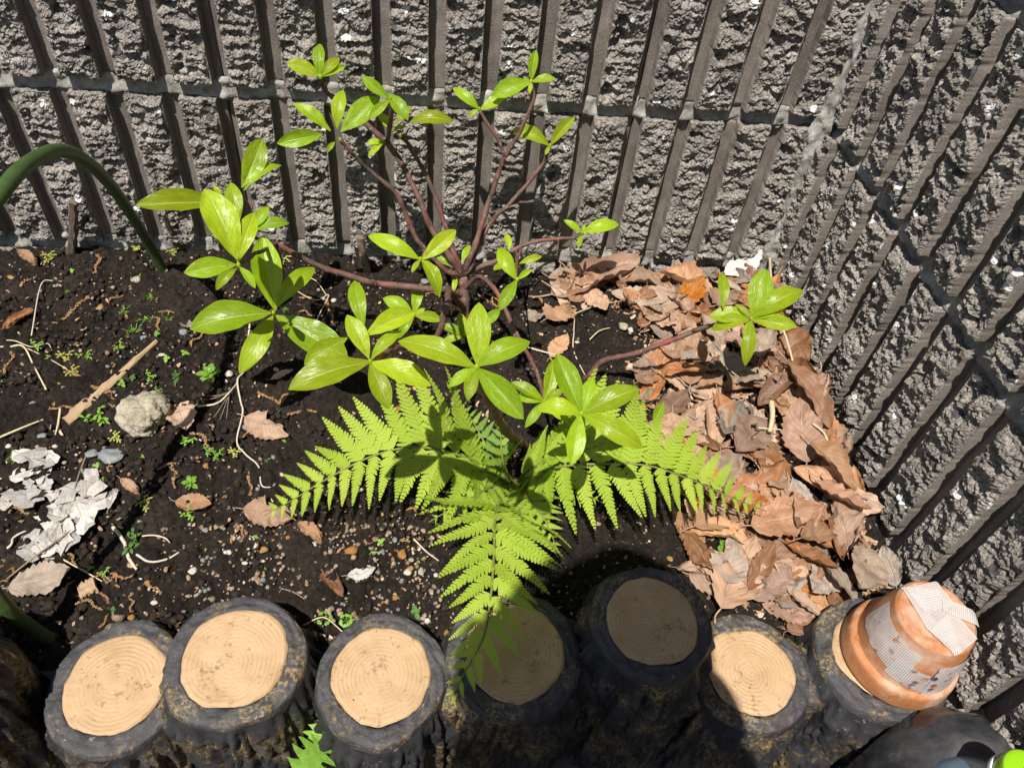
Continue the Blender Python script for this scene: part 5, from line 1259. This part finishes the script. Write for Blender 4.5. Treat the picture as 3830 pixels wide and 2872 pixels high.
# ================================================================== seedlings and weeds
def m_weed(name, a, b, tr):
    N = NT(name); rnd = N.rnd(); n = N.noise(N.co(), 250, 3)
    col = N.mix(a, b, N.ramp(n.outputs[0], [(.35, 0.0), (.65, 1.0)])); hs = N.n('HueSaturation', {'Color': col}); N.set(hs, 'Value', N.math('ADD', N.math('MULTIPLY', rnd, .5), .75)); N.fin(hs.outputs[0], .45, None, .4); return N.translucent(tr, .30)
M_WEED, M_WEED2, M_WEED3 = m_weed('seedling_green', (.15, .31, .035), (.24, .41, .06), (.30, .55, .05)), m_weed('yellow_seedling', (.32, .36, .05), (.44, .40, .12), (.5, .5, .1)), m_weed('dark_seedling', (.06, .15, .03), (.10, .21, .04), (.14, .34, .04))
def weed_mesh(kind, seed, mat):
    r = np.random.RandomState(seed); parts = []
    def blade(base, ang, L, w_, rise, n=6, cup=.12):
        t = np.linspace(0, 1, n); wv = w_ * np.sin(math.pi * t ** 1.15 * .97 + .03) ** .75 + .004; d = np.array([math.cos(ang), math.sin(ang), 0]); s = np.array([-d[1], d[0], 0])
        V = []
        for i in range(n):
            c = base + d * L * t[i] * math.cos(rise) + np.array([0, 0, L * (t[i] * math.sin(rise) - .28 * t[i] ** 2)])
            V += [c - s * wv[i] + [0, 0, cup * wv[i]], c, c + s * wv[i] + [0, 0, cup * wv[i]]]
        return np.array(V), grid_faces(3, n)[:, ::-1].tolist()
    if kind == 'rosette':
        for lay, (n, L) in enumerate([(5, 1.0), (4, .72), (4, .42)]):
            for i in range(n): parts.append(blade(np.array([0, 0, .12 + lay * .12]), i * 2 * math.pi / n + lay * .6 + r.normal() * .15, L * r.uniform(.85, 1.1), .24 * L, .30 + .25 * lay, 8))
    elif kind == 'pair':
        for i in range(4): parts.append(blade(np.array([0, 0, .35]), i * math.pi / 2 + r.normal() * .2, r.uniform(.6, 1.0) * (1 if i % 2 == 0 else .65), .22, .25))
        parts.append(tube_np([[0, 0, -.3], [0, 0, .36]], .04, 5))
    elif kind == 'sprig':
        for k in range(4):
            a = r.uniform(0, 6.28); top = np.array([math.cos(a) * .6, math.sin(a) * .6, r.uniform(.3, .8)]); parts.append(tube_np(catmull([[0, 0, -.1], top * [.5, .5, .7], top], 6), .03, 5))
            for q in range(6): f = .35 + .65 * q / 5; parts.append(blade(top * f, a + q * 2.4 + r.normal() * .3, r.uniform(.28, .48), .085, .25))
    elif kind == 'grass':
        for k in range(26):
            a = r.uniform(0, 6.28); b = np.array([r.normal() * .28, r.normal() * .28, 0]); parts.append(blade(b, a, r.uniform(.35, .8), .022, r.uniform(.3, 1.0)))
    elif kind == 'lobed':
        for k in range(5):
            a = k * 1.26 + r.normal() * .2; top = np.array([math.cos(a) * .5, math.sin(a) * .5, r.uniform(.2, .5)]); parts.append(tube_np([[0, 0, 0], top], .025, 5))
            for q in (-.8, 0, .8): parts.append(blade(top, a + q, .38, .16, .15))
    V, F = merge(parts); return mesh_np('seedling', V, F, mat)
WM = {(k, m): weed_mesh(k, 5 + i * 3 + j, mm) for i, k in enumerate(['rosette', 'pair', 'sprig', 'grass', 'lobed']) for j, (m, mm) in enumerate([('g', M_WEED), ('y', M_WEED2), ('d', M_WEED3)])}
WEEDS = [('m4', 310, 35, 60, 'sprig', 'y'), ('m4', 460, 112, 30, 'pair', 'g'), ('m4', 890, 170, 70, 'grass', 'g'), ('m4', 960, 275, 45, 'grass', 'g'), ('m4', 780, 370, 60, 'grass', 'g'), ('m4', 860, 490, 70, 'grass', 'g'), ('m4', 930, 410, 80, 'grass', 'g'), ('m4', 1060, 430, 70, 'grass', 'g'), ('m4', 430, 242, 25, 'grass', 'g'), ('m4', 1000, 515, 40, 'pair', 'g'),
         ('m4', 240, 590, 50, 'sprig', 'g'), ('m4', 300, 662, 40, 'pair', 'g'), ('m4', 425, 660, 60, 'sprig', 'y'), ('m4', 550, 665, 60, 'sprig', 'g'), ('m4', 470, 770, 60, 'sprig', 'y'), ('m4', 770, 595, 50, 'sprig', 'g'), ('m4', 780, 835, 50, 'pair', 'g'), ('m4', 850, 795, 40, 'pair', 'd'), ('m4', 960, 790, 50, 'sprig', 'g'), ('m4', 1180, 640, 45, 'pair', 'g'), ('m4', 1062, 672, 45, 'pair', 'g'),
         ('m4', 1150, 800, 65, 'sprig', 'd'), ('m4', 1335, 770, 82, 'rosette', 'g'), ('m4', 378, 830, 22, 'pair', 'g'), ('m4', 620, 1060, 95, 'sprig', 'g'), ('m4', 740, 1180, 50, 'sprig', 'y'), ('m4', 620, 1352, 45, 'pair', 'g'), ('m4', 910, 1292, 24, 'pair', 'g'), ('m4', 1205, 1200, 60, 'sprig', 'g'), ('m4', 1325, 1258, 45, 'sprig', 'g'), ('m4', 1385, 1290, 60, 'sprig', 'g'), ('m4', 1500, 1270, 50, 'sprig', 'y'),
         ('m4', 1210, 1462, 62, 'rosette', 'g'), ('m4', 920, 1600, 65, 'sprig', 'y'), ('m4', 1808, 1192, 24, 'pair', 'g'), ('m4', 1715, 1320, 34, 'sprig', 'd'), ('m4', 650, 1442, 34, 'pair', 'g'), ('m4', 100, 1300, 70, 'grass', 'g'), ('m4', 1000, 880, 36, 'sprig', 'g'), ('m4', 1820, 360, 28, 'rosette', 'd'),
         ('b1', 880, 235, 105, 'sprig', 'd'), ('b1', 575, 390, 40, 'pair', 'g'), ('b1', 670, 420, 45, 'sprig', 'g'), ('b1', 722, 655, 40, 'pair', 'd'), ('b1', 1205, 60, 65, 'sprig', 'g'), ('b1', 1628, 190, 28, 'pair', 'g'), ('b1', 1688, 392, 18, 'pair', 'd'), ('b1', 2065, 710, 60, 'lobed', 'g'), ('b1', 2200, 725, 50, 'lobed', 'g'), ('b1', 1125, 818, 24, 'grass', 'y'), ('b1', 1310, 270, 18, 'pair', 'g'),
         ('b2', 268, 225, 45, 'pair', 'g'), ('b2', 230, 292, 28, 'pair', 'g'), ('b2', 512, 347, 18, 'pair', 'g'), ('b2', 490, 672, 70, 'pair', 'd'), ('b2', 52, 722, 50, 'lobed', 'g'), ('b2', 102, 745, 40, 'lobed', 'g'), ('b2', 640, 130, 50, 'pair', 'd'), ('b3', 285, 275, 95, 'pair', 'g'), ('m5', 700, 1520, 40, 'pair', 'g'), (1, 1060, 690, 50, 'sprig', 'g'), (1, 960, 790, 60, 'sprig', 'y'), (1, 100, 715, 40, 'sprig', 'y'), (1, 310, 745, 45, 'sprig', 'y'), ('m4', 60, 1300, 40, 'grass', 'g')]
WL = {'rosette': 'round rosette seedling with broad pale green leaves', 'pair': 'tiny seedling with a few paired leaves', 'sprig': 'low sprig of weed with narrow leaflets', 'grass': 'tuft of fine grassy weed', 'lobed': 'small weed with rounded three-part leaves'}
WC = {'g': 'fresh green', 'y': 'yellowing', 'd': 'dark green'}
for q, (w_, x, y, rp, kd, cl) in enumerate(WEEDS):
    p = onsoil(*vw(w_, x, y), .0008); s = rp * WIN[w_][2] * depth_of(p) / 1697.0 * 1.02; a = q * 2.3; X = np.array([math.cos(a), math.sin(a), 0]); Zv = nrm(np.array([.05, -.12, 1.0])); X = nrm(X - Zv * (X @ Zv))
    o = link('seedling', WM[(kd, cl)], None, basis(p, X, np.cross(Zv, X), Zv, (s, s, s))); tag(o, WC[cl] + ' ' + WL[kd] + ' on the soil', 'seedling', 'seedlings and weeds on the soil')
# lobed weed growing in front of the gap between two logs
def dandelion():
    p0 = atz(690, 1665, -.06); root = thing('weed', (p0[0], p0[1], GROUND_Z), 'bright green jagged-leaved weed growing in front of the gap between two logs', 'weed')
    def jag(L, w_, n=16, seed=0):
        t = np.linspace(0, 1, n); wv = w_ * (.35 + .65 * np.sin(math.pi * t ** .8) ** .7) * (1 + .55 * np.sin(np.arange(n) * 1.7)); wv[-1] = .003; wv[0] = .05 * w_; V = []
        for i in range(n): V += [(t[i] * L, -wv[i], .15 * wv[i] - .25 * L * t[i] ** 2), (t[i] * L, 0, -.25 * L * t[i] ** 2), (t[i] * L, wv[i], .15 * wv[i] - .25 * L * t[i] ** 2)]
        return mesh_np('leaf', np.array(V), grid_faces(3, n)[:, ::-1], M_WEED)
    for k, (bx, by, bz, tx, ty, tz, w_) in enumerate([(700, 1605, -.035, 645, 1668, -.02, .012), (692, 1640, -.05, 715, 1582, -.02, .009), (670, 1620, -.04, 690, 1565, -.025, .007), (690, 1650, -.05, 655, 1700, -.03, .012)]):
        A, B = atz(bx, by, bz), atz(tx, ty, tz); x = B - A; L = np.linalg.norm(x); x /= L; z = nrm(nrm(CAM - A) * .8 + np.array([0, 0, .5])); z = nrm(z - x * (x @ z))
        link('leaf', jag(L, w_, seed=k), root, basis(A - np.array(root.location), x, np.cross(z, x), z))
        V, F = tube_np(catmull([np.array(p0) * [1, 1, 0] + [0, 0, GROUND_Z], (A + p0) / 2 + [0, 0, -.02], A], 10) - np.array(root.location), .0011, 6); link('stalk', mesh_np('stalk', V, F, M_WEED), root)
dandelion()

# ================================================================== the person taking the picture (their shadow falls over the logs)
def make_person():
    def M(name, col, rough=.8): N = NT(name); n = N.noise(N.co(), 160, 4); return N.fin(N.mix(col, tuple(c * .7 for c in col), n.outputs[0]), rough)
    skin, shirt, trs, hairm, shoe = M('skin', (.50, .30, .21), .5), M('navy_shirt', (.035, .045, .08)), M('grey_trousers', (.07, .07, .075)), M('dark_hair', (.02, .016, .014), .5), M('shoe', (.05, .05, .05))
    H = CAM + SUN * .33 + UP * -.024 - RIGHT * .004                   # head is straight up-sun of the phone
    yb = -1.02
    pel = np.array([-.52, -1.22, .14]); belly = np.array([-.51, -1.20, .34]); chest = np.array([-.49, -1.10, .54]); neckb = np.array([-.475, -.965, .71]); neck = H + np.array([-.005, -.06, -.085])
    rsh = np.array([-.325, -.985, .655]); lsh = np.array([-.655, -1.04, .635])
    ph = CAM - FWD * .020
    rh = ph + RIGHT * .080 - UP * .022 - FWD * .006; lh = ph - RIGHT * .075 - UP * .035 - FWD * .006
    rel = np.array([-.235, -.97, .42]); lel = np.array([-.66, -.99, .40])
    rwr = rh + nrm(rel - rh) * .06; lwr = lh + nrm(lel - lh) * .06
    nodes = [pel, belly, chest, neckb, neck, H - np.array([0, .02, .05]), rsh, rel, rwr, rh, lsh, lel, lwr, lh]
    rad = [.15, .13, .14, .07, .052, .05, .062, .044, .028, .026, .062, .044, .028, .026]
    ed = [(0, 1), (1, 2), (2, 3), (3, 4), (4, 5), (3, 6), (6, 7), (7, 8), (8, 9), (3, 10), (10, 11), (11, 12), (12, 13)]
    for sx in (1, -1):
        hip = pel + np.array([.10 * sx, .02, -.02]); knee = np.array([pel[0] + .17 * sx, -.86, .22]); ank = np.array([pel[0] + .13 * sx, -1.10, GROUND_Z + .07]); toe = np.array([pel[0] + .15 * sx, -.93, GROUND_Z + .035])
        o = len(nodes); nodes += [hip, knee, ank, toe]; rad += [.095, .068, .044, .036]; ed += [(0, o), (o, o + 1), (o + 1, o + 2), (o + 2, o + 3)]
    fingers = []
    for hand, s in ((9, 1), (13, -1)):
        h0 = nodes[hand]
        for f, (du, ln) in enumerate([(.030, .052), (.012, .058), (-.006, .055), (-.022, .045)]):
            a = h0 + UP * du + RIGHT * s * .004 + FWD * .000; b = a - RIGHT * s * ln * .55 + FWD * .012 * 0 - FWD * .012; c = b - RIGHT * s * ln * .45 - FWD * .004
            o = len(nodes); nodes += [a, b, c]; rad += [.010, .009, .0075]; ed += [(hand, o), (o, o + 1), (o + 1, o + 2)]
        a = h0 - UP * .012 - RIGHT * s * .012 - FWD * .014; b = a - RIGHT * s * .030 - FWD * .010 + UP * .010; o = len(nodes); nodes += [a, b]; rad += [.011, .009]; ed += [(hand, o), (o, o + 1)]
    me = bpy.data.meshes.new('person'); me.from_pydata([tuple(p) for p in nodes], ed, []); tmp = bpy.data.objects.new('tmp_person', me); COL.objects.link(tmp)
    md = tmp.modifiers.new('skin', 'SKIN'); md.use_smooth_shade = True
    for v, r_ in zip(me.skin_vertices[0].data, rad): v.radius = (r_, r_)
    me.skin_vertices[0].data[0].use_root = True
    tmp.modifiers.new('sub', 'SUBSURF').render_levels = 2; tmp.modifiers['sub'].levels = 2
    dg = bpy.context.evaluated_depsgraph_get(); em = bpy.data.meshes.new_from_object(tmp.evaluated_get(dg)); bpy.data.objects.remove(tmp)
    V = np.zeros(len(em.vertices) * 3); em.vertices.foreach_get('co', V); V = V.reshape(-1, 3); F = [list(p.vertices) for p in em.polygons]
    # head with brow, nose, chin and ears, looking down at the phone
    gz = nrm(ph - H); hx = nrm(np.cross(gz, [0, 0, 1.0])); hup = np.cross(hx, gz)
    nu, nv = 48, 36; th = np.linspace(0, 2 * math.pi, nu, endpoint=False); hv = []
    for i in range(nv):
        f = i / (nv - 1) * math.pi; y = math.cos(f); r_ = math.sin(f)
        for a in th:
            x, z = math.sin(a) * r_, math.cos(a) * r_                # z = face direction
            wx = .077 * (1 - .16 * max(0, -y) ** 1.5); wz = .098 * (1 - .12 * max(0, -y)); p = np.array([x * wx, y * .118, z * wz])
            if z > .3:
                p[2] += .022 * math.exp(-(x / .16) ** 2 - ((y + .12) / .16) ** 2) - .010 * math.exp(-((abs(x) - .38) / .16) ** 2 - ((y - .02) / .12) ** 2) + .006 * math.exp(-(x / .3) ** 2 - ((y + .48) / .07) ** 2) + .008 * math.exp(-(x / .25) ** 2 - ((y + .82) / .15) ** 2)
            if abs(abs(math.sin(a)) - 1) < .06 and abs(y + .05) < .22: p[0] += math.copysign(.014, x)
            hv.append(H + hx * p[0] + hup * p[1] + gz * p[2])
    o = len(V); hf = [[o + j for j in q] for q in grid_faces(nu, nv, True)[:, ::-1].tolist()]
    mats = [shirt, trs, skin, shoe]
    body = mesh_np('person', np.vstack([V, np.array(hv)]), F + hf)
    for m_ in mats: body.materials.append(m_)
    W = np.array([tuple(v.co) for v in body.vertices])
    for p in body.polygons:
        c = W[list(p.vertices)].mean(0)
        if p.index >= len(F) or np.linalg.norm(c - rh) < .105 or np.linalg.norm(c - lh) < .105 or np.linalg.norm(c - neck) < .055: k = 2
        elif c[2] < GROUND_Z + .085: k = 3
        elif c[2] < .235: k = 1
        else: k = 0
        p.material_index = k
    person = link('person', body); tag(person, 'person crouching in a navy shirt and grey trousers, holding a phone over the bed', 'person')
    hv = np.array(hv); d = (hv - H); keep = (d @ hup > .02) | (d @ gz < .0); sc_ = 1.085 + .03 * fbm(d[:, 0] * 40, d[:, 1] * 40, 3, 6)
    hair = H + d * sc_[:, None]; hfaces = [q for q in grid_faces(nu, nv, True)[:, ::-1].tolist() if all(keep[j] for j in q) and not all((d[j] @ hup < -.03) for j in q)]
    link('hair', mesh_np('hair', hair, hfaces, hairm), person)
    # phone
    bm = bmesh.new(); bmesh.ops.create_cube(bm, size=1.0)
    for v in bm.verts: v.co = (v.co.x * .148, v.co.y * .072, v.co.z * .008)
    bmesh.ops.bevel(bm, geom=[e for e in bm.edges if abs(e.verts[0].co.z - e.verts[1].co.z) > .004], offset=.009, segments=4, affect='EDGES'); pm = bpy.data.meshes.new('mobile_phone'); bm.to_mesh(pm); bm.free()
    Np = NT('black_glass'); pm.materials.append(Np.fin((.02, .02, .022), .15, None, .5))
    c = CAM - FWD * .0115 + UP * .018 - RIGHT * .004
    o = link('mobile_phone', pm, None, basis(c, RIGHT, UP, -FWD)); tag(o, 'black mobile phone held level in two hands over the bed', 'phone')
    V_, F_ = lathe([(.0, .0), (.0075, .0), (.0085, -.0008), (.0085, -.002)], 24); ln = mesh_np('lens', V_, F_, Np.m); link('lens', ln, o, basis((.004, -.018, -.004), (1, 0, 0), (0, -1, 0), (0, 0, -1)))
make_person()
